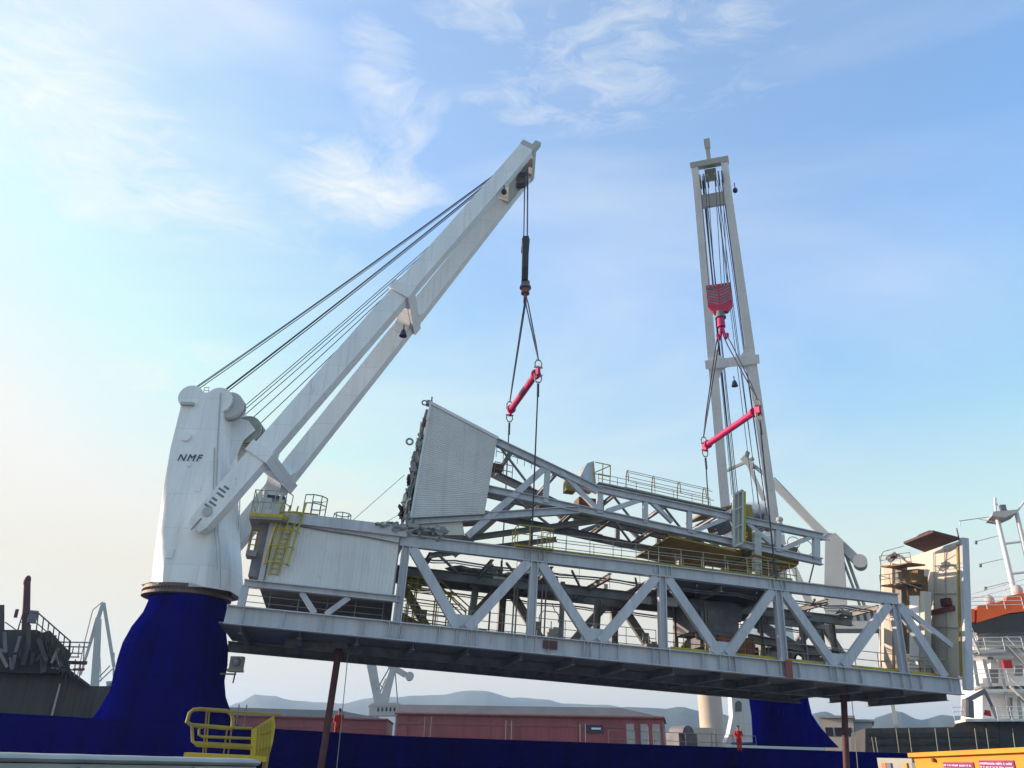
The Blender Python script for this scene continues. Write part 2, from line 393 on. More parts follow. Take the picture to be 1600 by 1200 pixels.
# ------------------------------------------------------------------ cargo ship hull
def cargo_ship():
    t = thing('cargo_ship', 'long navy blue ship hull lying along the quay under both lifting cranes', 'ship', AX_L + SH * 20 + Z * -6)
    s0, s1 = -52, 74
    def edge(s): return AX_L + SH * s + SN * 2.9
    # top line of the bulwark, following the photo at both ends
    def ztop(s): return DECK - .12 - .45 * min(1, max(0, (s + 8) / 22)) ** 1.0
    mb = MB(); n = 40; rings = []
    for i in range(n + 1):
        s = s0 + (s1 - s0) * i / n; e = edge(s); z = ztop(s)
        rings.append([e + Z * z, e - SN * .25 + Z * z, e - SN * .25 + Z * (z - 1.1), e - SN * 21.75 + Z * (z - 1.1), e - SN * 21.75 + Z * z, e - SN * 22 + Z * z, e - SN * 22 + Z * -7, e - SN * 1.2 + Z * -7, e + Z * -4.5])
    mb.loft(rings); mb.build('hull', MB_, t)
    st = MB()
    for z in (.9, -.6): st.beam(edge(s0) + SN * .06 + Z * z, edge(s1) + SN * .06 + Z * z, .12, .22)
    st.build('rubbing_strake', MB_, t)
    r = MB()
    r.path([edge(s0 + (s1 - s0) * i / n) - SN * .12 + Z * (ztop(s0 + (s1 - s0) * i / n) + .05) for i in range(n + 1)], .07)
    r.build('bulwark_cap', MB_, t)
    for s in range(4, 62, 6):
        if abs(s - (AX_R - AX_L).length) < 6: continue
        p = MB()
        for ds in (0, .45): p.tube(edge(s + ds) - SN * 1.2 + Z * (ztop(s) - 1), edge(s + ds) - SN * 1.2 + Z * (ztop(s) + 1.35), .04, n=6)
        p.build('vent_pipe', MGAL, t)
    rr = MB(); rail(rr, [edge(30) - SN * .6 + Z * (ztop(30) - .3), edge(44) - SN * .6 + Z * (ztop(44) - .3)], 1.3, 2.5, .02); rr.build('railing', MGAL, t)
    # yard boxes and gear low on the deck
    w = MB(); 
    for s in (38.5,): 
        c = edge(s) - SN * 3 + Z * (DECK - .3); w.box(c, SH * .9, SN * .8, Z * .8); w.tube(c + Z * .8 - SN * .9, c + Z * .8 + SN * .9, .55, n=14)
    w.build('mooring_winch', MDK, t)
cargo_ship()

# ------------------------------------------------------------------ deck cranes
ZR = hd(293, 931, 54).z                      # slewing ring
def crane(AX, tip, flare, label, text, flood):
    b = (tip - AX); b.z = 0; b.normalize(); p = V((-b.y, b.x, 0))
    t = thing('deck_crane', label, 'crane', AX + Z * (DECK - .5), 'white ship cranes on blue pedestals')
    def W(x, y, z): return AX + b * x + p * y + Z * z
    # pedestal
    lv = []
    for (y, xl, xr) in ((936, 231, 355), (945, 230, 355), (962, 222, 352), (985, 204, 354), (1010, 190, 357), (1035, 182, 356), (1060, 176, 351), (1085, 170, 353), (1112, 154, 362), (1130, 140, 372)):
        A = hitp(xl, y, AX_L, SN); B = hitp(xr, y, AX_L, SN)
        lv.append(((A.z + B.z) / 2, (A - AX_L).dot(SH), (B - AX_L).dot(SH)))
    rings = []
    for z, a0, a1 in lv:
        if flare < 0: lo, hi = a0, a1
        else: lo, hi = -a1, -a0 * 1.1 + max(0, 5.5 - z) * .9
        c = (lo + hi) / 2; h = (hi - lo) / 2; d = 2.65 + max(0, (5 - z)) * .06
        rings.append([AX + SH * (c + h * cos(2 * pi * i / 48)) + SN * (d * sin(2 * pi * i / 48)) + Z * z for i in range(48)])
    MB().loft(rings).build('pedestal', MB_, t, True, 50)
    def pw(f, z):                                        # a point on the pedestal wall facing the quay
        for (za, a0, a1), (zb, c0, c1) in zip(lv, lv[1:]):
            if zb <= z <= za:
                t_ = (za - z) / (za - zb); lo, hi = (a0 + (c0 - a0) * t_, a1 + (c1 - a1) * t_)
                if flare > 0: lo, hi = -hi, -lo
                c = (lo + hi) / 2; h = (hi - lo) / 2; d = 2.65 + max(0, (5 - z)) * .06
                return AX + SH * (c + h * cos(f)) + SN * (d * sin(f)) + Z * z
    zz = [lv[0][0] - .5 - i * .3 for i in range(int((lv[0][0] - DECK - 1.2) / .3))]
    pl_ = MB()
    for f in (1.02, 1.16): pl_.path([pw(f, z) + SN * .12 for z in zz], .03)
    for z in zz: pl_.tube(pw(1.02, z) + SN * .12, pw(1.16, z) + SN * .12, .018, n=5)
    pl_.build('pedestal_ladder', MB_, t)
    wl = MB()
    for z in (lv[0][0] - 1.2, lv[0][0] - 3.0, lv[0][0] - 4.8): wl.path([pw(.05 + .15 * i, z) + SN * .004 for i in range(21)], .022, 5)
    wl.build('weld_seam', MB_, t)
    q = pw(2.0, 5.2); MB().tube(q - SN * .1, q + SN * .06, .34, n=24).build('manhole_cover', MB_, t, True, 40)
    rg = MB().loft([[AX + V((cos(2 * pi * i / 48), sin(2 * pi * i / 48), 0)) * r + Z * z for i in range(48)] for r, z in ((2.58, ZR - .26), (2.70, ZR - .22), (2.70, ZR - .05), (2.60, ZR - .02), (2.60, ZR + .12), (2.66, ZR + .14), (2.66, ZR + .34), (2.5, ZR + .36))])
    for i in range(72):
        a = 2 * pi * i / 72; rg.tube(AX + V((cos(a), sin(a), 0)) * 2.645 + Z * (ZR - .06), AX + V((cos(a), sin(a), 0)) * 2.645 + Z * (ZR + .13), .05, n=6)
    rg.build('slewing_ring', MBOLT, t)
    # tower: sections calibrated on the left crane
    bL = HK_L - AX_L; bL.z = 0; bL.normalize(); pL = V((-bL.y, bL.x, 0))
    sec = []
    for (y, xl, xr, ph, ex) in ((922, 235, 360, 2.5, 1.55), (895, 237, 360, 2.5, 1.56), (862, 240, 358, 2.45, 1.6), (835, 244, 352, 2.35, 1.75), (760, 255, 346, 2.1, 1.93), (700, 266, 347, 1.95, 1.95), (640, 281, 350, 1.85, 1.95), (614, 283, 352, 1.85, 1.95)):
        O = AX_L - pL * ph * (ex - 1); A = hitp(xl, y, O, pL); B = hitp(xr, y, O, pL)
        sec.append(((A.z + B.z) / 2, (A - O).dot(bL), (B - O).dot(bL), ph, ex))
    rings = []
    for z, b0, b1, ph, ex in [(ZR + .36, -2.5, 2.5, 2.5, 1.53)] + sec:
        c = (b0 + b1) / 2; h = (b1 - b0) / 2; r = []
        for i in range(64):
            a = 2 * pi * i / 64; k = min(1 / max(abs(cos(a)), abs(sin(a))), ex / (abs(cos(a)) + abs(sin(a))))
            r.append(W(c + h * cos(a) * k, ph * sin(a) * k, z))
        rings.append(r)
    tw = MB().loft(rings).build('tower', MW, t, True, 28)
    zt, b0, b1, ph, _ = sec[-1]
    zm, m0, m1, phm, _ = sec[-3]
    # rounded sheave housings on top
    hs = MB()
    for c, r, zz in ((b0 + .75, .85, zt - .35), (b1 - .35, .95, zt - .55)):
        hs.tube(W(c, -ph - .012, zz), W(c, ph + .012, zz), r, n=28)
    hs.build('sheave_housing', MW, t, True, 40)
    for (c, zz, r, y0, y1) in ((b1 + .35, zt - .75, .95, -ph + .25, -ph + .65), (b1 + .35, zt - .75, .95, -ph + .9, -ph + 1.1), (b1 + 1.25, zt - 1.75, .98, ph - 1.0, ph - .8), (b1 + 1.25, zt - 1.75, .98, ph - .55, ph - .2), (b1 + 1.25, zt - 1.75, .98, ph - 1.6, ph - 1.4)):
        d = MB().tube(W(c, y0, zz), W(c, y1, zz), r, n=30); d.tube(W(c, y0 - .08, zz), W(c, y1 + .08, zz), .3, n=14); d.build('sheave', (MHG if y0 < 0 else MGAL) if text else MDK, t, True, 40)
    br = MB()
    for y in (ph - 1.8, ph - .1): br.prism([W(b1 - .1, y, zt - .9), W(b1 + 1.3, y, zt - 1.2), W(b1 + 1.9, y, zt - 1.9), W(b1 + 1.2, y, zt - 2.7), W(b1 + .3, y, zt - 6.0), W(b1 - .1, y, zt - 6.0)], p * .08)
    br.build('sheave_bracket', MW, t)
    # ladder and fittings on the tower
    ld = MB()
    for y in (-.25, .25):
        ld.tube(W(2.62, y + 1.2, ZR + .5), W(m1 + .3, y + 1.2, zm), .035)
    for i in range(30):
        f = i / 29; x = 2.62 + (m1 + .3 - 2.62) * f; z = ZR + .5 + (zm - ZR - .5) * f
        ld.tube(W(x, .95, z), W(x, 1.45, z), .022, n=5)
    ld.build('ladder', MW, t)
    ds = MB().tube(W((m0 * .72 + m1 * .28), -phm - .16, zm + .75), W((m0 * .72 + m1 * .28), -phm + .1, zm + .75), .34, n=22); ds.build('round_cover', MW, t, True, 40)
    for fx, fz_, sx_, sz_ in ((.75, .35, .3, .42), (.30, .16, .22, .3), (.62, .62, .16, .16), (.42, .80, .12, .1)):
        zz = ZR + .6 + (zm - ZR) * fz_; lo_ = max([q for q in sec if q[0] <= zz] or [sec[0]], key=lambda q: q[0]); hi_ = min([q for q in sec if q[0] > zz], key=lambda q: q[0]); f_ = (zz - lo_[0]) / (hi_[0] - lo_[0])
        pp_ = lo_[3] + (hi_[3] - lo_[3]) * f_; xx = (lo_[1] + (hi_[1] - lo_[1]) * f_) * (1 - fx) + (lo_[2] + (hi_[2] - lo_[2]) * f_) * fx
        MB().box(W(xx, -pp_ - .01, zz), b * sx_, p * .05, Z * sz_).build('hatch_plate', MW, t)
    cnd = MB(); cnd.path([W(q[2] - .25, -q[3] - .05, q[0]) for q in sec], .045); cnd.path([W(q[2] - .45, -q[3] - .05, q[0]) for q in sec[1:6]], .035); cnd.build('conduit', MHG, t)
    tr_ = MB(); rail(tr_, [W(b0 + 1.5, -ph + .15, zt - .05), W(b1 - 1.2, -ph + .15, zt - .05)], .5, .6, .022); tr_.build('railing', MGAL, t)
    lp = MB().box(W(b0 + .7, -ph - .06 - .08, zt - .95), b * .45, p * .1, Z * .1); lp.build('lamp_shelf', MHG, t)
    # boom ---------------------------------------------------------
    fz = hd(300, 858, 51).z; fb = .15
    foot = W(fb, 0, fz); tipc = V(tip)
    e = (tipc - foot); Lb = e.length; e.normalize(); nn = e.cross(p).normalized()
    if nn.z < 0: nn = -nn
    def Bm(s, y, n): return foot + e * (s * Lb) + p * y + nn * n
    PF, PT = (3.0, 1.62) if text else (2.28, 1.3)
    def py(s): return PF + (PT - PF) * min(1, s / .93)
    for sgn in (-1, 1):
        lg = MB(); rr = []
        for s, hh, ww in ((.035, .45, .8), (.045, .62, .95), (.08, .68, 1.0), (.5, .70, .95), (.93, .62, .78), (1.0, .6, .72)):
            y = sgn * py(max(0, s)); ww = ww if text else ww * .84; rr.append([Bm(s, y - ww / 2, -hh), Bm(s, y + ww / 2, -hh), Bm(s, y + ww / 2, hh), Bm(s, y - ww / 2, hh)])
        lg.loft(rr); lo = lg.build('boom_leg', MW, t)
        pv = MB().tube(Bm(.065, sgn * (PF - 1.1), 0), Bm(.065, sgn * (PF + .50), 0), .30, n=20); pv.build('pivot_pin', MHG, lo, True, 40)
    for s in (.185, .565):
        y = py(s) - .3; h = .42; R = 1.0 if s < .3 else .85
        pts = []
        def arc(cx, cy, a0, a1):
            for i in range(9):
                a = a0 + (a1 - a0) * i / 8; pts.append((cx + R * cos(a), cy + R * sin(a)))
        # outline in (along, across): the bar widens into each leg through round fillets
        pts.append((-h - R, -y)); 
        yi = y - .18
        arc(-h - R, -yi + R, -pi / 2, 0); arc(-h - R, yi - R, 0, pi / 2); pts.append((-h - R, y)); pts.append((h + R, y))
        arc(h + R, yi - R, pi / 2, pi); arc(h + R, -yi + R, pi, 1.5 * pi); pts.append((h + R, -y))
        cb = MB(); cc = foot + e * (s * Lb)
        cb.prism([cc + e * a + p * c_ - nn * .6 for a, c_ in pts], nn * 1.2)
        cb.beam(cc - p * (y + .95), cc + p * (y + .95), .8, 1.72, nn)
        cb.build('boom_cross_tie', MW, t)
    # boom head
    hb = MB()
    hb.beam(Bm(.995, -PT - .38, 0), Bm(.995, PT + .38, 0), .5, 1.3, nn)
    hb.build('boom_head', MHG, t)
    MB().beam(Bm(.915, -PT, -.1), Bm(.915, PT, -.1), 1.1, .9, nn).build('sheave_beam', MHG, t)
    tp = MB()
    tp.beam(Bm(1.004, 0, .3), Bm(1.03, 0, .3), .36, .36, nn); tp.beam(Bm(1.03, 0, .3), Bm(1.05, 0, .3), .52, .52, nn); tp.build('head_lamp_post', MHG, t)
    cl = MB().box(Bm(.975, 0, .85), e * .55, p * .5, nn * .2); cl.build('head_cover', MPAN, t)
    for i, y in enumerate((-.95, -.62, -.3, .35, .68, .98)):
        d = MB().tube(Bm(.958, y - .07, -.25), Bm(.958, y + .07, -.25), .66, n=26); d.build('sheave', MDK, t, True, 40)
    fl = MB(); c = Bm(.87, -1.9, -.9) if flood < 0 else Bm(.93, 1.95, -.1)
    fl.tube(c + Z * .75, c, .04); fl.sphere(c - Z * .12, .22, .22, .28); fl.build('floodlight', MINK, t)
    fl = MB(); c = Bm(.535, 0, -.75); fl.tube(c, c - Z * .5, .05); fl.tube(c - Z * .5, c - Z * 1.0, .16, .3, n=12); fl.build('floodlight', MINK, t)
    # ropes: luffing sets from tower top to boom head
    def ropes(pairs, r, nm):
        mb = MB()
        for a, c_ in pairs:
            k = 8; mb.path([V(a).lerp(V(c_), i / k) - Z * (.9 * (i / k) * (1 - i / k)) for i in range(k + 1)], r, 5)
        mb.build(nm, MROPE, t)
    ropes([(W(b0 + .7, y, zt + .45), Bm(.975, y * .5, .62)) for y in (-1.5, -1.36, -1.1)], .032, 'luffing_rope')
    ropes([(W(b1 - .4, y, zt + .35), Bm(.965, y * .62, .60)) for y in (-1.3, -1.2, -.9)], .04, 'luffing_rope')
    ropes([(W(b1 + .5, y, zt - .1), Bm(.96, y * .6, .58)) for y in (.5, .9, 1.5)], .032, 'luffing_rope')
    ropes([(W(b1 + 1.1, ph - .9, zt - .8), Bm(.93, .3, .5)), (W(b1 + 1.6, ph - .35, zt - .9), Bm(.945, .75, .5)), (W(b1 + 2.2, ph - .35, zt - 2.0), Bm(.955, .95, .3))], .034, 'hoisting_rope')
    # small plates with faint marks on the near leg
    if text:
        rd = b; c = W(0, 0, 0)
        (za, _a, _b, pa, _c), (zb, _d, _e, pb, _f) = sec[-4], sec[-3]
        upv = (Z * (zb - za) - p * (pb - pa)).normalized(); O = W(0, -pb, zb); cpos = hitp(296, 716, O, upv.cross(b).normalized())
        lettering('NMF', cpos - b.cross(upv).normalized() * (-.05 if b.cross(upv).dot(p) < 0 else .05), b, upv, .68, MINK, tw, shear=.22, bold=0.)
        mk = MB(); y = -PF - .5 - .012
        for i, s in enumerate((.065, .072, .079, .086, .096, .103, .110)):
            mk.box(Bm(s, y + .5 * (1 - py(s) / PF) * 0 + (PF - py(s)), .1 + (i % 2) * .1), e * .07, p * .006, nn * (.28 if i % 3 else .2))
        mk.beam(Bm(.03, y + PF - py(.03), .02), Bm(.052, y + PF - py(.052), .02), .012, .08, nn)
        mk.build('load_mark', MINKG, t)
        # floodlight on the pedestal
        c = AX + SH * 3.05 + SN * 1.6; c.z = hd(368, 1038, 53).z
        f = MB().box(c + V((.45, 0, .05)), V((.38, 0, 0)), V((0, .25, 0)), Z * .36); f.box(c + V((.45, -.1, -.4)), V((.42, 0, 0)), V((0, .35, 0)), Z * .08); f.tube(c + V((-.9, 0, -.6)), c + V((.5, 0, -.6)), .05); f.tube(c + V((.4, 0, -1.1)), c + V((.45, 0, -.4)), .05)
        fo = f.build('floodlight', MGAL, t)
        MB().sphere(c + V((.48, -.28, .08)), .28, .12, .26).build('lens', MLT, fo, True)
    # control cab platform under the boom foot
    return t, b, p, Bm, (b1, zt, ph), W
TIP_L = V((HK_L.x, HK_L.y, 0)); TIP_L.z = hitp(826, 250, TIP_L, V((0, 1, 0))).z
TIP_R = V((HK_R.x, HK_R.y, 0)); _t = hitp(1108, 252, TIP_R, V((0, 1, 0))); TIP_R.z = _t.z; TIP_R.x = _t.x
KL = crane(AX_L, TIP_L, -1, 'left white ship crane lettered NMF, boom leaning right over the gantry', True, -1)
KR = crane(AX_R, TIP_R, 1, 'right white ship crane seen head-on behind the gantry, boom pointing to camera', False, 1)

# ------------------------------------------------------------------ hooks, spreaders, slings
def hook_set(K, tip, hk, u, px_block_top, px_block_bot, px_hook, px_sn, px_sf, side, striped):
    t, b, p, Bm, _, W = K
    base = V((hk.x, hk.y, 0))
    def zat(x, y): return hitp(x, y, base, V((0, 1, 0)))
    ct = zat(*px_block_top); cb = zat(*px_block_bot); ch = zat(*px_hook)
    # hoist ropes belong to the crane
    mb = MB()
    for y in ((-.95, -.55, -.3, .35, .68, .98)):
        for dd in (-.12, .12):
            a = Bm(.958, y, -.25) + e_perp(b) * 0 + b * (.5 + dd); mb.tube(a, ct + p * y * .78 + b * dd * 1.2, .028, n=5)
    mb.build('hoisting_rope', MROPE, t)
    h = thing('hook_block', ('red block with black stripes hanging from the right crane boom' if striped else 'slim dark block seen edge-on hanging from the left crane boom'), 'hook block', ch, 'hook blocks hanging from the cranes')
    wb, tb = .98, .24
    c = MB(); hh = (ct.z - cb.z)
    out = [(-wb, 0), (wb, 0), (wb, -hh * .78), (wb * .55, -hh), (-wb * .55, -hh), (-wb, -hh * .78)]
    mid = (ct + cb) / 2
    def P(y, z, k): return ct + p * y + b * k + Z * z
    c.prism([P(y, z, -tb) for y, z in out], b * tb * 2)
    body = c.build('cheek_plate', MRK if striped else MBLK, h)
    if striped:
        for face in (-tb - .012, tb + .002):
            for sg in (-1, 1):
                st = MB(); i = 0
                while True:
                    z0 = -.14 - i * .27
                    if z0 - .55 < -hh * .80: break
                    st.prism([P(sg * .06, z0 - .38, face), P(sg * .92, z0, face), P(sg * .92, z0 - .13, face), P(sg * .06, z0 - .51, face)], b * .01); i += 1
                st.build('hazard_stripes', MDK, body)
    sv = MB()
    for y in (-.75, -.45, -.2, .25, .5, .78): sv.tube(ct + p * (y - .05) - Z * .25, ct + p * (y + .05) - Z * .25,   .32, n=20)
    sv.build('sheave', MDK, h, True, 40)
    sk = MB().tube(cb + Z * .1, cb - Z * .35, .34, n=14); sk.tube(cb - Z * .35, cb - Z * .5, .45, n=14); sk.build('swivel', MDK, h, True, 40)
    hm = MB(); q = cb - Z * .5; d = (cb.z - .5 - ch.z)
    hm.tube(q, q - Z * d * .45, .3, .33, n=14)
    for s in (-1, 1): hm.path([q - Z * d * .4 + p * .05 * s, q - Z * d * .62 + p * .1 * s, q - Z * d * .9 + p * .16 * s, q - Z * d * 1.05 + p * .26 * s, q - Z * d * .97 + p * .37 * s, q - Z * d * .8 + p * .39 * s], .13, 10)
    hm.build('hook', MRED if striped else MPK, h, True)
    # spreader bar
    A = gp(px_sn[0], px_sn[1], .0); B = gp(px_sf[0], px_sf[1], WID - .6); 
    sp = thing('spreader_bar', 'magenta red tubular spreader bar slung below the %s hook block' % side, 'spreader bar', (A + B) / 2, 'spreader bars under the hooks')
    d = (B - A).normalized()
    m1 = MB().tube(A + d * .5, B - d * .5, .24, n=18); tubeo = m1.build('tube', MRED, sp, True, 40)
    for q, s in ((A, 1), (B, -1)):
        m2 = MB(); m2.tube(q + d * .55 * s, q + d * .35 * s, .34, n=18); sd = d.cross(Z).normalized()
        m2.prism([q + d * .5 * s - sd * .09 + Z * .22, q - d * .1 * s - sd * .09 + Z * .42, q - d * .4 * s - sd * .09 + Z * .2, q - d * .4 * s - sd * .09 - Z * .3, q - d * .05 * s - sd * .09 - Z * .45, q + d * .5 * s - sd * .09 - Z * .22], sd * .18)
        m2.build('end_lug', MRED, sp)
        for z, nm in ((.62, 1), (-.66, -1)):
            sh = MB(); c0 = q - d * .15 * s + Z * z * .85
            sh.path([c0 - sd * .2 - Z * .28 * nm, c0 - sd * .24 + Z * .05 * nm, c0 - sd * .12 + Z * .28 * nm, c0 + sd * .12 + Z * .28 * nm, c0 + sd * .24 + Z * .05 * nm, c0 + sd * .2 - Z * .28 * nm], .055, 8)
            sh.tube(c0 - sd * .3 - Z * .26 * nm, c0 + sd * .3 - Z * .26 * nm, .06); sh.build('shackle', MGAL, sp, True)
    # slings
    for q, s, nm in ((A, 1, 'near'), (B, -1, 'far')):
        top = q - d * .15 * s + Z * .95
        mb = MB()
        for dd in (-.12, .12):
            hp = ch + p * (.62 if (q - ch).dot(p) > 0 else -.62) * .42 + d * dd + Z * .15
            mb.path([hp + d * dd * .5, hp.lerp(top, .15) + d * dd * 1.3, hp.lerp(top, .8) + d * dd * .8, top - Z * .1], .05, 6)
        tag(mb.build('wire_sling', MROPE), 'doubled sling from the %s hook to the %s end of its spreader bar' % (side, nm), 'sling', 'slings above the spreader bars')
        k = .0 if s > 0 else WID
        low = g(u, 5.9, k)
        mb = MB().tube(q - d * .15 * s - Z * .95, low + Z * .2, .05, n=6)
        mb.tube(q - d * .15 * s - Z * .95, q - d * .15 * s - Z * 1.9, .085, n=6)
        mb.tube(low + Z * .1, low + Z * 1.2, .085, n=6)
        tag(mb.build('wire_sling', MROPE), 'vertical sling hanging from the %s end of the %s spreader bar' % (nm, side), 'sling', 'slings below the spreader bars')
def e_perp(b): return V((-b.y, b.x, 0))
hook_set(KL, TIP_L, HK_L, 16.5, (821, 380), (821, 442), (821, 470), (840, 581), (797, 642), 'left', False)
hook_set(KR, TIP_R, HK_R, 32.7, (1122, 446), (1125, 489), (1128, 528), (1183, 641), (1102, 697), 'right', True)

# ------------------------------------------------------------------ lower gantry
def gantry():
    t = thing('steel_gantry', 'long grey steel truss gantry with ribbed house at its left end, resting on props', 'gantry', g(22, 0, WID / 2), None)
    NV = -GW
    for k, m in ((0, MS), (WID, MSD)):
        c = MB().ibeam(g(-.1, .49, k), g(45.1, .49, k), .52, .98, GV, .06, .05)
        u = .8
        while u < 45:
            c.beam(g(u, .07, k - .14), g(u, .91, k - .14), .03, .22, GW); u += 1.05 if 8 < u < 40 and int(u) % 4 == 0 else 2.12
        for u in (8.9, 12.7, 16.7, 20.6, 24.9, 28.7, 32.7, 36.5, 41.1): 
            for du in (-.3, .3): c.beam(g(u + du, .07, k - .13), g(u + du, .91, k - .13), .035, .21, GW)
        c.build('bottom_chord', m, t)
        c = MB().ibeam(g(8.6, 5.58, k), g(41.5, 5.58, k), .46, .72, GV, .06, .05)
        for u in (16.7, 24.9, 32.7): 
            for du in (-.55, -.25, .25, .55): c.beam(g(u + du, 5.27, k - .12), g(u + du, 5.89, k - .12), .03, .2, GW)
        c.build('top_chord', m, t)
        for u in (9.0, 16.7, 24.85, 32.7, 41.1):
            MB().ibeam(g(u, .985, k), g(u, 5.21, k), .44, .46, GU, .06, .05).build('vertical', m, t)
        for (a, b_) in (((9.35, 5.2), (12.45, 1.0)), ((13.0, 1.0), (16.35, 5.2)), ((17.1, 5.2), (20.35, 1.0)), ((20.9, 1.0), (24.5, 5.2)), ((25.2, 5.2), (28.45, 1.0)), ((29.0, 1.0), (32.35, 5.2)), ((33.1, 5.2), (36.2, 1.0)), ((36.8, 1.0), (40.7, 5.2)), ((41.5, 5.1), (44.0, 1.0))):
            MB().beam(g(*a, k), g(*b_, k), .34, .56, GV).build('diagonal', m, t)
        for u in (12.7, 20.6, 28.7, 36.5):
            MB().prism([g(u - .95, 1.0, k - .02), g(u + .95, 1.0, k - .02), g(u + .55, 1.75, k - .02), g(u - .55, 1.75, k - .02)], GW * .04).build('gusset_plate', m, t)
        for u in (16.7, 24.85, 32.7):
            MB().prism([g(u - .9, 5.2, k - .021), g(u + .9, 5.2, k - .021), g(u + .5, 4.5, k - .021), g(u - .5, 4.5, k - .021)], GW * .042).build('gusset_plate', m, t)
    MB().beam(g(41.6, 5.25, 0), g(45, 3.0, 0), .2, .34, GV).build('diagonal', MS, t)
    # floor between the trusses
    fl = MB().box(g(22.2, .10, WID / 2 + .0), GU * 22.6, GW * (WID / 2 - .3), GV * .03)
    fl.build('floor_deck', MDK, t)
    for i in range(15):
        u = .8 + i * 3.1
        MB().ibeam(g(u, -.16, .3), g(u, -.16, WID - .3), .26, .42, GV, .04, .03).build('cross_beam', MDK, t)
    MB().ibeam(g(-.7, -.2, WID + .45), g(39.2, -.2, WID + .45), .5, .62, GV).build('carrier_beam', MDK, t)
    MB().ibeam(g(3, -.22, 4.2), g(42, -.22, 4.2), .3, .5, GV).build('stringer', MDK, t)
    # upper deck strips
    MB().box(g(28.9, 5.25, WID / 2), GU * 4.4, GW * (WID / 2 - .25), GV * .03).build('upper_deck', MDK, t)
    MB().box(g(14.4, 5.1, 6.6), GU * 5.4, GW * 1.6, GV * .05).build('upper_deck', MDK, t)
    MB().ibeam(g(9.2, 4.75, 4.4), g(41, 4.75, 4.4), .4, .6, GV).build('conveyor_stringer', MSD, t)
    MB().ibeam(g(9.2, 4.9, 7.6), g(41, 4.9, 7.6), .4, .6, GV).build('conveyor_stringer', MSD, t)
    for i in range(9):
        u = 10.5 + i * 3.7
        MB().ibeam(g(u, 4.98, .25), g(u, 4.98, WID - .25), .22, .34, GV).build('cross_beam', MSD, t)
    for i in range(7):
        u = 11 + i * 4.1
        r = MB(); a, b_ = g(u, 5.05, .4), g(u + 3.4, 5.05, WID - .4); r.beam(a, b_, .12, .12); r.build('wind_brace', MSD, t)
    # ragged belt sheet lying on the conveyor
    rg = MB(); 
    for i in range(7): rg.sphere(g(13.2 + i * .95, 5.35, 5.2 + .3 * (i % 2)), .9, 1.0, .16 + .07 * (i % 3), rough=.5)
    rg.build('belt_cover', MTARP, t, True)
    # yellow toe boards and railings on top
    MB().beam(g(16.6, 6.04, .05), g(33.9, 6.04, .05), .05, .2, GV).build('toe_board', MYD, t)
    MB().box(g(25.2, 5.98, .75), GU * 8.6, GW * .62, GV * .025).build('walkway', MYD, t)
    r = MB(); rail(r, [g(17.2, 5.98, .1), g(33.8, 5.98, .1)], 1.15, 1.5, .024, GV, (1, .55)); r.build('railing', MGAL, t)
    r = MB(); rail(r, [g(17.2, 5.98, 1.35), g(33.8, 5.98, 1.35)], 1.15, 1.9, .024, GV, (1, .55)); r.build('railing', MGAL, t)
    r = MB(); rail(r, [g(17.5, 5.98, 8.2), g(40.5, 5.98, 8.2)], 1.15, 2.2, .022, GV, (1, .55)); r.build('railing', MGAL, t)
    # yellow platform over the second node
    pf = MB().box(g(16.6, 6.0, .3), GU * 1.15, GW * .8, GV * .05); po = pf.build('access_platform', MYD, t)
    r = MB(); rail(r, [g(15.5, 6.05, 1.0), g(15.5, 6.05, -.45), g(17.7, 6.05, -.45), g(17.7, 6.05, 1.0)], 1.2, .75, .03, GV); r.build('railing', MY, po)
    # lower railings
    r = MB(); rail(r, [g(13.2, .98, 7.7), g(40.5, .98, 7.7)], 1.25, 1.9, .026, GV, (1, .7, .4)); r.build('railing', MGAL, t)
    r = MB(); rail(r, [g(33, .98, .35), g(44.6, .98, .35)], 1.15, 1.6, .026, GV, (1, .55)); r.build('railing', MGAL, t)
    for a, b_ in ((25.4, 28.0), (29.3, 32.4), (33.2, 44.6)):
        MB().beam(g(a, 1.08, .18), g(b_, 1.08, .18), .04, .22, GV).build('toe_board', MY, t)
    MB().box(g(17.9, 1.05, 2.2), GU * .8, GW * .5, GV * .12).build('toe_board', MY, t)
    r = MB(); rail(r, [g(25.4, 1.0, 1.3), g(32.3, 1.0, 1.3)], 1.15, 1.4, .028, GV, (1, .55)); r.build('railing', MYD, t)
    r = MB(); rail(r, [g(33.4, 1.0, 6.6), g(41, 1.0, 6.6)], 1.15, 1.4, .028, GV, (1, .55)); r.build('railing', MYD, t)
    # stair landing with sloping rails in the first bay
    s = MB()
    for k in (3.0, 4.1):
        pts = [g(9.2, 4.2, k), g(11.6, 4.1, k), g(13.5, 2.75, k), g(13.5, 1.1, k)]
        for f in (0, .5): 
            q = [x - GV * f * .75 + (GU * -.35 * f if i > 1 else GU * 0) for i, x in enumerate(pts)]
            s.path(q, .045, 6)
        for v in (3.5, 2.9, 2.3, 1.75): s.tube(g(9.2, v, k), g(12.7 + (3.5 - v) * .45, v - .1, k), .035, n=6)
        for u in (9.8, 10.2, 11.5, 12.3): s.tube(g(u, 1.05, k), g(u, 4.1 if u < 12 else 3.6, k), .045, n=6)
    s.build('stair_railing', MYD, t)
    MB().beam(g(9.2, 2.0, 3.6), g(11.2, 1.1, 3.6), .9, .35, GV).build('stair_flight', MBR, t)
    # pipes and posts round the second vertical
    pp = MB()
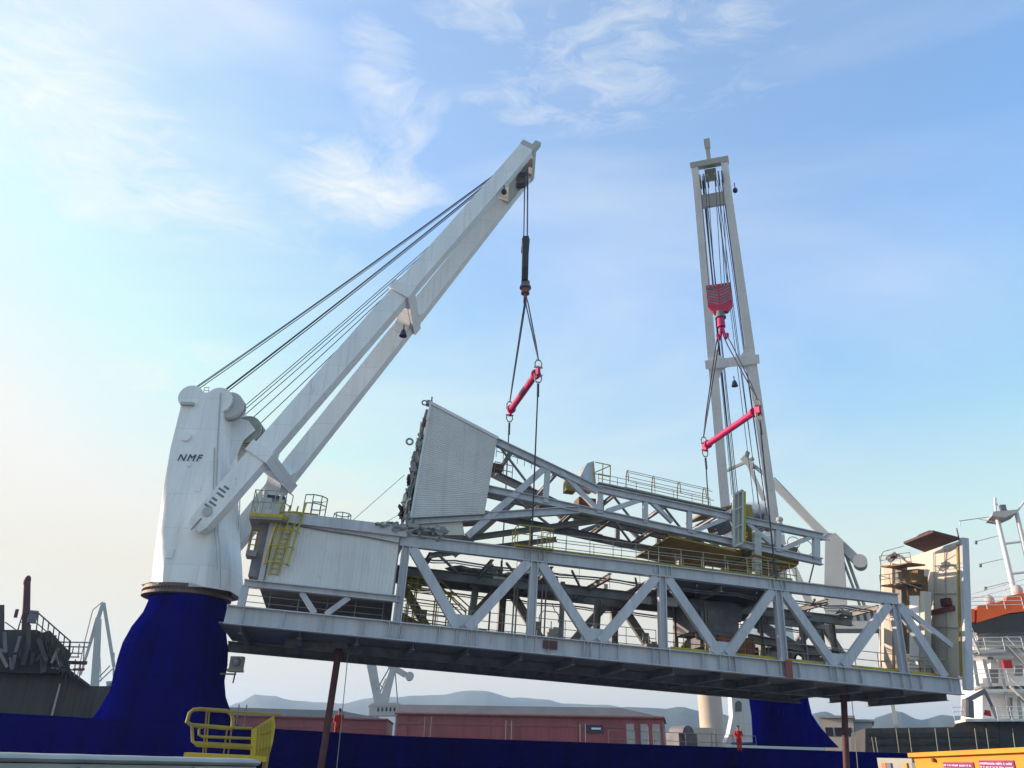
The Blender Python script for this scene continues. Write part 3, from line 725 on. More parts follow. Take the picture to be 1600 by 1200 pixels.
    for u, k, v0, v1, r_ in ((16.1, 2.2, 1, 5, .05), (16.35, 2.5, 1, 5, .05), (18.2, 3.5, 1, 4.7, .05), (18.45, 3.5, 1, 4.7, .05), (19.4, 3.0, .98, 4.9, .16), (15.3, 5.5, 1, 4.8, .06)): pp.tube(g(u, v0, k), g(u, v1, k), r_, n=8)
    pp.path([g(17.7, 1.2, 2), g(17.7, 2.5, 2), g(17.95, 2.8, 2), g(18.8, 2.8, 2), g(18.95, 2.5, 2), g(18.9, 2.2, 2)], .03)
    pp.path([g(18.6, 3.4, 2.5), g(18.8, 2.9, 2.4), g(19.3, 2.6, 2.4), g(19.2, 1.7, 2.4), g(18.8, 1.4, 2.4)], .03)
    pp.build('service_pipe', MSD, t)
    for (u, k) in ((14.0, 5.2), (22.6, 6.0)):
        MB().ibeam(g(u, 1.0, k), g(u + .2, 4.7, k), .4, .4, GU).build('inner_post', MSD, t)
    # trolley and machinery in the fourth bay
    mc = MB().box(g(29.9, 3.75, 4.6), GU * 1.7, GW * 1.4, GV * 1.05); mc.box(g(30.1, 2.3, 4.6), GU * 1.1, GW * 1.0, GV * .42); mc.tube(g(28.6, 2.55, 3.1), g(31.0, 2.55, 3.1), .32, n=14); mc.tube(g(28.9, 4.2, 3.0), g(28.9, 2.6, 3.0), .12); mc.box(g(31.6, 4.2, 4.0), GU * .35, GW * .6, GV * .5)
    mc.build('trolley_machinery', MDK, t)
    cb = MB().box(g(31.0, 1.8, 3.3), GU * 1.25, GW * .8, GV * .78); co = cb.build('cabinet', MPK, t)
    cv = MB()
    for i in range(6): cv.beam(g(29.85 + i * .46, 1.08, 2.48), g(29.85 + i * .46, 2.5, 2.48), .05, .05, GW)
    cv.build('cabinet_rib', MBR, co)
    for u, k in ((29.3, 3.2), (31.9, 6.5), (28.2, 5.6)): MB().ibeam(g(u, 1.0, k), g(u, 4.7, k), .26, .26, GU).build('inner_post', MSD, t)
    bd = MB()
    for i in range(5): bd.sphere(g(25.6 + i * .5, 1.3, 3.5), .4, .5, .3, rough=.5)
    bd.build('equipment_bundle', MDK, t, True)
    for (u, v, a) in ((35.2, 4.5, .8), (38.2, 4.85, .7)):
        cbl = MB()
        for i in range(4): cbl.path([g(u + a * (j / 4 - .5), v - .25 * sin(pi * j / 4) - .09 * i, 1.0 + .2 * i) for j in range(5)], .04)
        cbl.beam(g(u - a * .6, v - .3, 1.2), g(u + a * .6, v - .35, 1.2), .5, .22, GV); cbl.build('cable_loop', MDK, t)
    rr_ = random.Random(5)
    for i in range(10):                                   # brackets, boxes and cable trays hung under the upper chord and on the far posts
        u = rr_.uniform(10, 40.5); k = rr_.choice((1.2, 2.5, 5.8, 7.2)); v = rr_.uniform(4.2, 4.75)
        q = MB(); q.box(g(u, v, k), GU * rr_.uniform(.12, .5), GW * rr_.uniform(.1, .3), GV * rr_.uniform(.08, .28)); q.build('junction_box', rr_.choice((MGAL, MSD, MDK, MHG, MBR)), t)
    for k, v in ((1.0, 4.95), (7.9, 4.4)):
        ct = MB(); pts = [g(9.5 + i * 1.3, v - .05 * (i % 2) - .06 * sin(i * 1.9), k) for i in range(25)]; ct.path(pts, .05); ct.path([x - GV * .12 + GW * .08 for x in pts], .035); ct.build('cable_run', MDK, t)
    for u in (11.2, 14.6, 18.9, 22.3, 26.6, 30.9, 34.6, 38.6):
        q = MB(); q.tube(g(u, 1.0, 7.0), g(u, 2.6, 7.0), .05, n=6); q.box(g(u, 2.7, 7.0), GU * .2, GW * .12, GV * .25); q.build('lamp_post', MGAL, t)
    for u, w_, h_, k, m in ((14.8, .5, .35, 5.5, MBR), (19.5, .45, .6, 5.0, MHG), (22.2, .6, .3, 4.0, MDK), (26.4, .4, .5, 5.5, MSD), (34.4, .7, .45, 4.0, MSD), (36.2, .35, .7, 5.5, MBR), (38.8, .6, .4, 3.5, MDK), (40.2, .3, .8, 5, MHG)):
        q = MB(); q.box(g(u, 1.0 + h_, k), GU * w_, GW * .4, GV * h_); q.box(g(u + .1, 1.0 + 2 * h_ + .08, k), GU * w_ * .5, GW * .25, GV * .08); q.tube(g(u - w_ * .6, 1.0 + h_ * 2, k - .2), g(u - w_ * .6, 1.0 + h_ * 2 + .5, k - .2), .04, n=6); q.build('equipment_case', m, t)
    r = MB(); rail(r, [g(9.4, .98, .45), g(24.6, .98, .45)], 1.1, 2.0, .022, GV, (1, .55)); r.build('railing', MGAL, t)
    for u in (12.7, 20.6, 28.7, 36.5, 8.9, 41.1):         # bolted splice plates with rows of bolt heads
        q = MB(); q.box(g(u, .50, -.035), GU * .42, GW * .012, GV * .33)
        for i in range(5):
            for j in range(4):
                if i != 2: q.box(g(u - .34 + i * .17, .28 + j * .145, -.055), GU * .028, GW * .012, GV * .028)
        q.build('splice_plate', MS, t)
    # inside of the right-hand bays
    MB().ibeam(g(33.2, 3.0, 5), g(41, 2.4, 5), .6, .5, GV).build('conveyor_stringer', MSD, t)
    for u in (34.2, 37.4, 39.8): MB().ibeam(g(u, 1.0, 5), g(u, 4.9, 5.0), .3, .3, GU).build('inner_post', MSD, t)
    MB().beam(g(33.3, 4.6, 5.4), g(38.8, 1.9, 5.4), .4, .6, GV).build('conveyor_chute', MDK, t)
    # red tag plates on the lower chord
    MB().box(g(17.85, .55, -.2), GU * .42, GW * .05, GV * .22).build('tag_plate', MRR, t)
    MB().box(g(32.85, .52, -.3), GU * .22, GW * .05, GV * .5).build('tag_plate', MPK, t)
    # left-hand house --------------------------------------------------
    wall = MB().corrugated(g(1.55, 2.42, -.06), g(8.55, 2.42, -.06), g(1.55, 5.75, -.06), NV, .21, .018)
    h = wall.build('house_wall', MCL, t)
    bk = MB().box(g(5.0, 4.2, WID / 2 + .1), GU * 3.65, GW * (WID / 2 - .15), GV * 1.95); bk.build('house_body', MCL, t)
    MB().box(g(5.0, 2.2, WID / 2), GU * 3.72, GW * (WID / 2 - .2), GV * .04).build('house_floor', MDK, t)
    MB().ibeam(g(.5, 2.22, -.03), g(9.0, 2.22, -.03), .42, .36, GV, .05, .04).build('house_sill_beam', MS, t)
    MB().box(g(4.9, 6.03, WID / 2 - .1), GU * 4.05, GW * (WID / 2 + .25), GV * .30).build('house_roof', MS, t)
    MB().beam(g(1.35, 2.4, -.08), g(1.35, 5.73, -.08), .28, .3, GW).build('corner_post', MS, t)
    MB().beam(g(.6, 1.0, 0), g(.6, 2.05, 0), .35, .4, GU).build('vertical', MS, t)
    for a, b_ in ((3.6, 4.5), (6.2, 5.1)): MB().beam(g(a, 2.03, 0), g(b_, 1.0, 0), .2, .3, GV).build('knee_brace', MS, t)
    r = MB(); rail(r, [g(.4, .98, .6), g(8.2, .98, .6)], 1.1, 1.5, .022, GV, (1, .66, .33)); r.build('railing', MSD, t)
    cbl = MB().path([g(2.6, 5.66, -.14), g(4.5, 5.55, -.16), g(6.5, 5.5, -.14), g(8.6, 5.32, -.2)], .035); cbl.build('cable', MDK, t)
    # ladder with yellow cage on the house front
    ly = MB(); lu0, lv0, lu1, lv1 = 2.0, 3.35, 2.65, 6.2
    def L_(f, du, k): return g(lu0 + (lu1 - lu0) * f * .45 + du, lv0 + (lv1 - lv0) * f, k)
    for du in (-.62, .62): ly.tube(L_(0, du, -.55), L_(1.25, du, -.55), .06, n=8)
    for du in (-.22, .22): ly.tube(L_(-.2, du, -.16), L_(1.2, du, -.16), .05, n=8)
    for i in range(13): f = -.18 + i * .1; ly.tube(L_(f, -.22, -.16), L_(f, .22, -.16), .025, n=6)
    for f in (0, .33, .66, 1.0):
        ly.path([L_(f, .66 * cos(a), -.2 - .62 * sin(a)) for a in [pi * j / 8 for j in range(9)]], .045, 6)
    for a in (.3 * pi, .5 * pi, .7 * pi): ly.tube(L_(0, .66 * cos(a), -.2 - .62 * sin(a)), L_(1.0, .66 * cos(a), -.2 - .62 * sin(a)), .03, n=6)
    ly.build('cage_ladder', MY, t)
    MB().box(g(3.0, 6.4, .4), GU * .75, GW * .55, GV * .06).build('toe_board', MYD, t)
    r = MB(); a = [g(3.4 + .75 * cos(x), 6.42, .4 + .75 * sin(x)) for x in [-pi * .75 + pi * 1.3 * j / 6 for j in range(7)]]; rail(r, a, 1.1, .8, .035, GV); r.build('railing', MGAL, t)
    r = MB(); a = [g(5.1 + .5 * cos(x), 6.35, 1.6 + .5 * sin(x)) for x in [2 * pi * j / 8 for j in range(9)]]; rail(r, a, .75, .8, .03, GV, (1, .5)); r.build('railing', MGAL, t)
    # overhanging platform at the left corner with gear on it
    MB().prism([g(.1, 5.62, -.6), g(1.9, 5.62, -1.1), g(2.2, 5.62, -.35), g(2.2, 5.62, 2.2), g(.1, 5.62, 2.2)], GV * .12).build('access_platform', MSD, t)
    MB().prism([g(.08, 5.74, -.62), g(1.9, 5.74, -1.13), g(1.9, 5.74, -1.07), g(.08, 5.74, -.56)], GV * .2).build('toe_board', MY, t)
    MB().prism([g(1.92, 5.74, -1.13), g(2.24, 5.74, -.35), g(2.18, 5.74, -.35), g(1.88, 5.74, -1.07)], GV * .2).build('toe_board', MY, t)
    r = MB(); rail(r, [g(.12, 5.74, 2.1), g(.12, 5.74, -.58), g(1.9, 5.74, -1.08), g(2.2, 5.74, -.35)], 1.55, .7, .03, GV, (1, .55)); r.build('railing', MGAL, t)
    gb = MB(); gb.box(g(.75, 6.5, .3), GU * .3, GW * .3, GV * .6); gb.box(g(1.5, 6.35, .3), GU * .32, GW * .3, GV * .5); gb.box(g(1.1, 7.2, .5), GU * .7, GW * .35, GV * .1); gb.tube(g(.6, 7.0, .2), g(.6, 7.6, .2), .16, n=12); gb.tube(g(1.5, 6.9, .2), g(1.5, 7.4, .2), .12, n=12)
    gb.build('platform_equipment', MHG, t)
    bl = MB().box(g(1.1, 7.22, .13), GU * .62, GW * .012, GV * .1); bl.build('name_board', MINK, t)
    MB().box(g(.55, 3.85, .4), GU * .28, GW * .5, GV * .16).build('side_balcony', MSD, t)
    r = MB(); rail(r, [g(.3, 4.0, .85), g(.3, 4.0, -.05), g(.8, 4.0, -.05)], 1.25, .5, .028, GV, (1, .75, .5, .25)); r.build('railing', MYD, t)
    MB().box(g(.95, 4.2, 1.2), GU * .35, GW * 1.0, GV * 1.55).build('stair_tower', MDK, t)
    # tarpaulin bundle where the upper boom rests
    tb = MB()
    for i in range(9): tb.sphere(g(7.5 + i * .42, 6.25 + .05 * sin(i * 2.1), -.15 + .15 * (i % 2)), .42, .38, .20 + .07 * (i % 3), rough=.6)
    tb.build('tarpaulin_bundle', MTARP, t, True)
    return t
gantry()

# ------------------------------------------------------------------ upper boom lying on the gantry
def upper_boom():
    k0, k1 = 1.6, 6.9
    t = thing('loader_boom', 'grey truss boom with large ribbed side panel lying on top of the gantry', 'truss boom', gp(960, 812, 4.2))
    def bm(a, b_, w, h, m, nm, k):
        return MB().beam(gp(a[0], a[1], k0) + GW * (k - k0), gp(b_[0], b_[1], k0) + GW * (k - k0), w, h, GV).build(nm, m, t)
    def ib(a, b_, w, h, m, nm, k):
        return MB().ibeam(gp(a[0], a[1], k0) + GW * (k - k0), gp(b_[0], b_[1], k0) + GW * (k - k0), w, h, GV).build(nm, m, t)
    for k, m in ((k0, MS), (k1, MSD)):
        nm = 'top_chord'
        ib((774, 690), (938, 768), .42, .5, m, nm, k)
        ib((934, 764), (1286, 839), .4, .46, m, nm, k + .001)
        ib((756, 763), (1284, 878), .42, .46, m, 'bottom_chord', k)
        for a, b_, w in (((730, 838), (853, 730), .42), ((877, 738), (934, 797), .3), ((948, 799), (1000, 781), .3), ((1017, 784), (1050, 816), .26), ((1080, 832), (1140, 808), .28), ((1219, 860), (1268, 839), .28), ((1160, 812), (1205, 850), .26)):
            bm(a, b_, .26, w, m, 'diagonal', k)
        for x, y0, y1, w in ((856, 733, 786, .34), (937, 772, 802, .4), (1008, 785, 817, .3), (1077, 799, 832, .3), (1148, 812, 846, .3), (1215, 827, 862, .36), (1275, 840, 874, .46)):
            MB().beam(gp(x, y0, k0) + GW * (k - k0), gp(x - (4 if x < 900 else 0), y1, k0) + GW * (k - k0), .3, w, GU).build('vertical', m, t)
    ib((633, 815), (905, 797), .4, .48, MS, 'lower_strut', k0)
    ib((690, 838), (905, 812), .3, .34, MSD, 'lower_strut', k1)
    ib((760, 785), (960, 826), .5, .4, MDK, 'conveyor_stringer', 4.2)
    ib((756, 742), (1280, 868), .4, .36, MSD, 'conveyor_stringer', 5.2)
    ib((700, 835), (960, 800), .35, .35, MSD, 'conveyor_stringer', 3.5)
    for x, y in ((800, 772), (850, 783), (900, 795), (960, 806), (1030, 822), (1100, 836), (1180, 853), (1255, 869)):
        a = gp(x, y, k0); MB().ibeam(a + GW * .2 - GV * .05, a + GW * (k1 - k0 - .2) - GV * .05, .24, .3, GV).build('cross_beam', MSD, t)
    for x, y in ((800, 704), (870, 738), (960, 772), (1040, 789), (1120, 805), (1200, 822), (1270, 836)):
        a = gp(x, y, k0); MB().ibeam(a + GW * .2 - GV * .02, a + GW * (k1 - k0 - .2) - GV * .02, .2, .26, GV).build('cross_beam', MS, t)
    for (x0, y0, x1, y1) in ((780, 692, 860, 728), (960, 772, 1035, 788), (1040, 790, 1120, 806), (800, 772, 895, 793), (960, 808, 1030, 822), (1040, 824, 1110, 838)):
        MB().beam(gp(x0, y0, k0) + GW * .3, gp(x1, y1, k0) + GW * (k1 - k0 - .3), .12, .14).build('wind_brace', MSD, t)
    # big ribbed panel ---------------------------------------------------
    P00, P10, P01, P11 = gp(642, 809, k0 - .3), gp(757, 803, k0 - .3), gp(673, 629, k0 - .3), gp(777, 685, k0 - .3)
    pan = MB(); n = 52; prof = []
    nrm = -GW
    ring0, ring1 = [], []
    for i in range(n):
        for f, dpt in ((.05, 0), (.78, 0), (.84, .03), (.97, .03)):
            q = (i + f) / n; ring0.append((P00.lerp(P01, q) + nrm * dpt)); ring1.append((P10.lerp(P11, q) + nrm * dpt))
    ring0 += [P01 + GW * .08, P00 + GW * .08]; ring1 += [P11 + GW * .08, P10 + GW * .08]
    kk = len(ring0)
    pan.add(ring0 + ring1, [(i, (i + 1) % kk, (i + 1) % kk + kk, i + kk) for i in range(kk)])
    po = pan.build('side_panel', MCL, t)
    tr = MB().beam(P01 - GU * .1 - GW * .02, P11 + GU * .05 - GW * .02, .16, .2, GV); tr.beam(P00 + GW * .0, P01, .14, .16, GW); tr.build('panel_trim', MCL, po)
    bx = MB(); D = GW * 3.0; e = GW * .1
    bx.hexa([P00 + e, P10 + e, P11 + e, P01 + e], [P00 + D, P10 + D, P11 + D, P01 + D]); bx.build('enclosure', MSD, t)
    un = MB().hexa([gp(648, 818, k0), gp(722, 814, k0), gp(726, 836, k0), gp(652, 836, k0)], [gp(648, 818, k0) + D, gp(722, 814, k0) + D, gp(726, 836, k0) + D, gp(652, 836, k0) + D]); un.build('hopper_bottom', MPAN, t)
    # wrapped gear hung on the outer end
    fr = MB(); E0, E1 = gp(634, 812, k0), gp(667, 640, k0)
    for k in (0, .6, 1.5): fr.tube(E0 + GW * k - GU * .1, E1 + GW * k, .09, n=6)
    fr.build('end_frame', MSD, t)
    ls = [(628, 800, .55, MRR), (631, 785, .42, MPAN), (640, 765, .45, MDK), (637, 750, .40, MRR), (642, 735, .45, MTARP), (646, 718, .42, MTARP), (652, 700, .38, MTARP), (655, 680, .32, MDK), (660, 662, .28, MPK), (640, 790, .45, MDK), (637, 815, .5, MTARP), (640, 828, .45, MTARP), (648, 728, .3, MSD), (651, 690, .3, MPAN), (634, 770, .35, MTARP)]
    for x, y, r, m in ls:
        r *= .85; m = MTARP if m is MDK else m
        q = MB(); c = gp(x + 3, y, k0 + random.uniform(-.2, .8)); q.sphere(c, r * .55, r, r * 1.0, rough=.7, n=14, m=10); q.build('wrapped_fitting', m, t)
    q = MB(); c = gp(640, 690, k0); q.ring(c, GW, .2, .07, 14, 6); q.build('lifting_eye', MGAL, t, True)
    q = MB(); c = gp(668, 630, k0); q.ring(c - GU * .2, GW, .16, .05, 14, 6); q.box(c + GU * .12, GU * .18, GW * .2, GV * .16); q.tube(c + GU * .25, c + GU * .25 + GV * .5, .05); q.build('lifting_eye', MDK, t)
    cu = MB()
    for i, (x0, y0, x1, y1) in enumerate(((663, 650, 640, 800), (660, 660, 648, 770), (655, 690, 634, 812))):
        cu.path([gp(x0 + (x1 - x0) * f, y0 + (y1 - y0) * f, k0) - GU * .12 * sin(f * 9 + i) - GW * .1 for f in [j / 8 for j in range(9)]], .035)
    cu.build('cable', MGAL, t)
    # inside rails behind the panel
    for (x0, y0, x1, y1, k) in ((775, 714, 830, 732, 4.5), (772, 741, 800, 748, 3.5)):
        r = MB(); rail(r, [gp(x0, y0, k), gp(x1, y1, k)], .9, .55, .03, GV, (1, .5)); r.build('railing', MGAL, t)
    MB().beam(gp(768, 730, 3.8), gp(785, 733, 3.8), .5, .5, GV).build('gearbox', MBR, t)
    MB().box(gp(920, 790, 4.0), GU * .9, GW * .6, GV * .35).build('gearbox', MBR, t)
    MB().box(gp(890, 760, 4.5), GU * .35, GW * .4, GV * .45).build('gearbox', MYD, t)
    # top walkway with a caged ladder lying along it
    r = MB(); rail(r, [gp(935, 752, k0 + .4), gp(1110, 790, k0 + .4)], .55, 1.4, .022, GV, (1, .4)); r.build('railing', MGAL, t)
    ca = MB(); A = gp(980, 760, k0 + .9); B = gp(1110, 789, k0 + .9); d = (B - A)
    for f in (0, .31, .62, .93):
        c = A.lerp(B, f); ca.path([c + GV * (.15 + 1.0 * sin(a) * 1.0) + GW * .55 * cos(a) + GU * .12 * cos(a) for a in [pi * j / 10 for j in range(11)]], .035, 6)
    for a in (0, .25 * pi, .5 * pi, .75 * pi, pi): o = GV * (.15 + sin(a)) + GW * .55 * cos(a); ca.tube(A + o, B + o, .022, n=5)
    ca.build('ladder_cage', MYD, t)
    MB().beam(gp(932, 757, k0 + .6), gp(1130, 799, k0 + .6), 1.0, .08, GV).build('walkway', MGAL, t)
    hs = MB(); hs.prism([gp(903, 752, k0 + .3), gp(932, 762, k0 + .3), gp(928, 720, k0 + .3), gp(917, 724, k0 + .3)], GW * 1.6); hs.build('winch_cover', MS, t)
    yf = MB()
    for a, b_ in (((927, 722), (929, 754)), ((930, 722), (954, 727)), ((954, 727), (953, 756)), ((930, 738), (953, 728)), ((942, 725), (941, 755)), ((929, 740), (953, 745))): yf.tube(gp(*a, k0 + .2), gp(*b_, k0 + .2), .035, n=6)
    yf.build('guard_frame', MY, t)
    # hanging ladder frame and brown decks near the right-hand end
    fr = MB(); q = [(1146, 773), (1160, 766), (1160, 848), (1146, 854)]
    for a, b_ in zip(q, q[1:] + q[:1]): fr.beam(gp(*a, k0 - .5), gp(*b_, k0 - .5), .14, .14)
    for y in (794, 822): fr.beam(gp(1146, y + 4, k0 - .5), gp(1160, y - 3, k0 - .5), .1, .1)
    fr.beam(gp(1153, 770, k0 - .45), gp(1153, 850, k0 - .45), .06, .08); fo = fr.build('ladder_frame', MHG, t)
    MB().hexa([gp(*a, k0 - .42) for a in q], [gp(*a, k0 - .34) for a in q]).build('frame_panel', MGAL, fo)
    MB().beam(gp(1163, 768, k0 - .4), gp(1163, 848, k0 - .4), .12, .18).build('yellow_post', MY, t)
    MB().beam(gp(1166, 790, k0 + .9), gp(1172, 850, k0 + .9), .5, .55).build('yellow_post', MYD, t)
    def slab(a, b_, ka, kb, m, nm, th=.1):
        A, B = gp(a[0], a[1], ka), gp(b_[0], b_[1], ka); w = GW * (kb - ka)
        MB().hexa([A, B, B + w, A + w], [x + GV * th for x in (A, B, B + w, A + w)]).build(nm, m, t)
    slab((1046, 839), (1150, 862), 1.2, 7.2, MOCH, 'service_deck')
    slab((1180, 868), (1246, 884), 1.2, 7.2, MOCH, 'service_deck')
    slab((1100, 802), (1150, 790), 2.0, 5.0, MOCH, 'chute_cover', .12)
    MB().box(gp(1195, 872, 4.0), GU * 1.6, GW * 1.6, GV * .6).build('hopper_bottom', MOCH, t)
    MB().box(gp(1120, 870, 4.5), GU * 1.5, GW * 1.2, GV * .35).build('hopper_bottom', MYD, t)
    MB().beam(gp(1120, 815, 4), gp(1128, 835, 4), 1.2, 1.2).build('gearbox', MDK, t)
    MB().beam(gp(1197, 806, k0 + .2), gp(1200, 830, k0 + .2), .24, .24).build('lifting_eye', MSD, t)
    q = MB(); c = gp(1218, 812, 2.6); q.tube(c - GV * .6, c, .2, .16, n=10); q.sphere(c, .26, .26, .22); q.build('camera_post', MHG, t)
    lp = MB()
    for x, y, r_ in ((1240, 848, .42), (1258, 856, .55)): lp.ring(gp(x, y, 3.2), GW + GU * .3, r_, .03, 20, 5)
    lp.build('hose_loop', MDK, t)
    # legs that carry the boom on the gantry
    for x, y0, y1, k, w in ((1182, 832, 906, k0, .5), (1186, 872, 908, k1, .5), (1062, 842, 888, 5, .4), (1095, 845, 892, 6.5, .35), (1180, 876, 905, 4.3, .9)):
        MB().beam(gp(x, y0, k), gp(x + 1, y1, k), .4, w, GU).build('support_leg', MHG if w >= .4 else MSD, t)
    tl = MB().tube(gp(1272, 880, 3), gp(1264, 912, 3), .05, n=6); tl.build('tie_rod', MDK, t)
    r = MB(); rail(r, [gp(1170, 903, 1.4), gp(1246, 914, 1.4)], 1.1, .9, .03, GV); r.build('railing', MYD, t)
upper_boom()

# ------------------------------------------------------------------ end wall of the gantry
def end_house():
    t = thing('wind_wall', 'tall ribbed end wall with red awning and brown landings at right end of gantry', 'end wall', g(45.3, 1, 4))
    top = 10.1
    LN = GU * 1.75 + GV * (top - 1.0)      # the wall leans outward
    def e_(f, k, du=0.): return g(45.25 + du, 1.02, k) + LN * f
    LNu = LN.normalized()
    w = MB().corrugated(e_(0, 8.2), e_(0, -.1), e_(1, 8.2), -GU, .85, .012, .1); w.build('panel', MPAN, t)
    MB().box(e_(.5, 4.0, .3), GU * .16, GW * 4.2, LN * .5).build('back_sheet', MCL, t)
    MB().box(e_(.47, -.36, .2), GU * .27, GW * .18, LN * .55).build('corner_post', MS, t)
    MB().box(e_(.49, -.16, -.11), GU * .05, GW * .08, LN * .48).build('corner_trim', MYD, t)
    MB().tube(e_(1, -.2), e_(1.1, -.2, -.2), .05).build('aerial', MDK, t)
    aw = MB(); P_ = e_(1.0, 0); a = [hitp(x, y, P_ + GV * dz, GV) for x, y, dz in ((1500, 843, .0), (1445, 863, -.25), (1412, 850, .0), (1458, 832, .25))]
    aw.hexa(a, [x + GV * .16 for x in a]); aw.build('awning', MRR, t)
    c_ = (a[0] + a[1] + a[2] + a[3]) / 4; lm = MB(); lm.hexa([c_.lerp(x, .72) + GV * .17 for x in a], [c_.lerp(x, .35) + GV * .62 for x in a]); lm.build('awning_hood', MRR, t)
    MB().beam(e_(.5, .3, -.12), e_(.5, 4.8, -.12), .12, .3, GV).build('waling', MPK, t)
    MB().box(e_(.55, .9, -.25), GU * .15, GW * .35, GV * .25).build('junction_box', MRR, t)
    PE = g(44.55, 0, 0)
    def E_(x, y, du=0.): return hitp(x, y, PE + GU * du, GU)
    for x0, x1, y0, y1, m in ((1381, 1394, 880, 1052, MBEI), (1417, 1441, 900, 1056, MBR), (1399, 1409, 884, 1054, MSD)):
        a, b_, c, d = E_(x0, y1), E_(x1, y1), E_(x1, y0), E_(x0, y0); MB().hexa([a, b_, c, d], [q + GU * .45 for q in (a, b_, c, d)]).build('column', m, t)
    for y0, y1, m in ((889, 884, MBR), (919, 914, MBR)):
        a, b_ = E_(1397, y0), E_(1446, y1); e = GU * -1.1
        MB().hexa([a, b_, b_ + e, a + e], [q + GV * .1 for q in (a, b_, b_ + e, a + e)]).build('landing', m, t)
        r = MB(); rail(r, [a + e * .98 + GV * .1, b_ + e * .98 + GV * .1], .7, 1.2, .022, GV); r.build('railing', MBR, t)
    a, b_, c, d = E_(1420, 914), E_(1444, 912), E_(1444, 890), E_(1420, 892); MB().hexa([a, b_, c, d], [q - GU * .5 for q in (a, b_, c, d)]).build('recess_box', MBR, t)
    for x0, x1, y0, m in ((1431, 1446, 932, MW), (1448, 1455, 925, MPAN)):
        a, b_, c, d = E_(x0, 1054, -.2), E_(x1, 1054, -.2), E_(x1, y0, -.2), E_(x0, y0, -.2); MB().hexa([a, b_, c, d], [q - GU * .5 for q in (a, b_, c, d)]).build('duct', m, t)
    r = MB(); r.path([E_(1376, 1050, -1.2), E_(1376, 870, -1.2), E_(1380, 862, -1.2), E_(1412, 853, -.6)], .035); r.path([E_(1376, 900, -1.2), E_(1398, 905, -1.2), E_(1440, 920, -1.2)], .03); r.build('guard_pipe', MGAL, t)
    cbl = MB()
    for i in range(3): cbl.path([E_(1384 + 5 * j + 4 * i, 872 + 5 * sin(j * 1.1 + i) + i, -.8) for j in range(7)], .045)
    cbl.sphere(E_(1394, 869, -.8), .3, .45, .2, rough=.6); cbl.build('cable_loop', MDK, t)
    gd = MB()
    for k in (1.1, 2.2): gd.tube(e_(.02, k, -.1), e_(.97, k, -.1), .03, n=6)
    for v in (.82, .6, .35): gd.tube(e_(v + .04, 2.2, -.1), e_(v, .1, -.1), .03, n=6)
    gd.build('conduit', MGAL, t)
    r = MB(); rail(r, [g(42, 1.0, 3.2), g(44.8, 1.0, .6)], 1.1, .8, .03, GV); r.build('railing', MYD, t)
end_house()

# ------------------------------------------------------------------ props under the gantry
def prop(px0, px1, k, label):
    a = gp(px0[0], px0[1], k); b_ = gp(px1[0], px1[1], k)
    d = (b_ - a).normalized(); b_ = a + d * ((a.z - 0.0) / -d.z)
    t = thing('support_prop', label, 'prop', b_, 'rusty props under the gantry')
    MB().tube(a, b_ + Z * .02, .20, n=16).build('shaft', MRR, t, True, 40)
    MB().box(a + Z * .25, GU * .5, GW * .5, GV * .3).build('head_plate', MDK, t)
    MB().tube(a - Z * .25, a - Z * .7, .33, n=16).build('collar', MRR, t, True, 40)
    MB().box(b_ + Z * .06, GU * .6, GW * .6, Z * .055).build('base_plate', MRR, t)
    MB().tube(a + GU * .55 - Z * .2, b_ + GU * .9 + Z * .1, .025, n=5).build('stay_wire', MGAL, t)
prop((530, 1012), (512, 1130), 4.2, 'leaning rust red prop under the left end of the gantry')
prop((1318, 1078), (1322, 1180), 4.2, 'upright rust red prop under the right end of the gantry')

# ------------------------------------------------------------------ tag lines
tag(MB().tube(g(5.6, 6.3, .3), gp(632, 742, 1.8), .018, n=5).build('tag_line', MGAL), 'thin long tag line rising from house roof to the wrapped boom end', 'rope')
tag(MB().tube(g(7.3, 6.3, .2), gp(627, 802, 1.8), .018, n=5).build('tag_line', MGAL), 'thin short tag line low between house roof and boom end', 'rope')

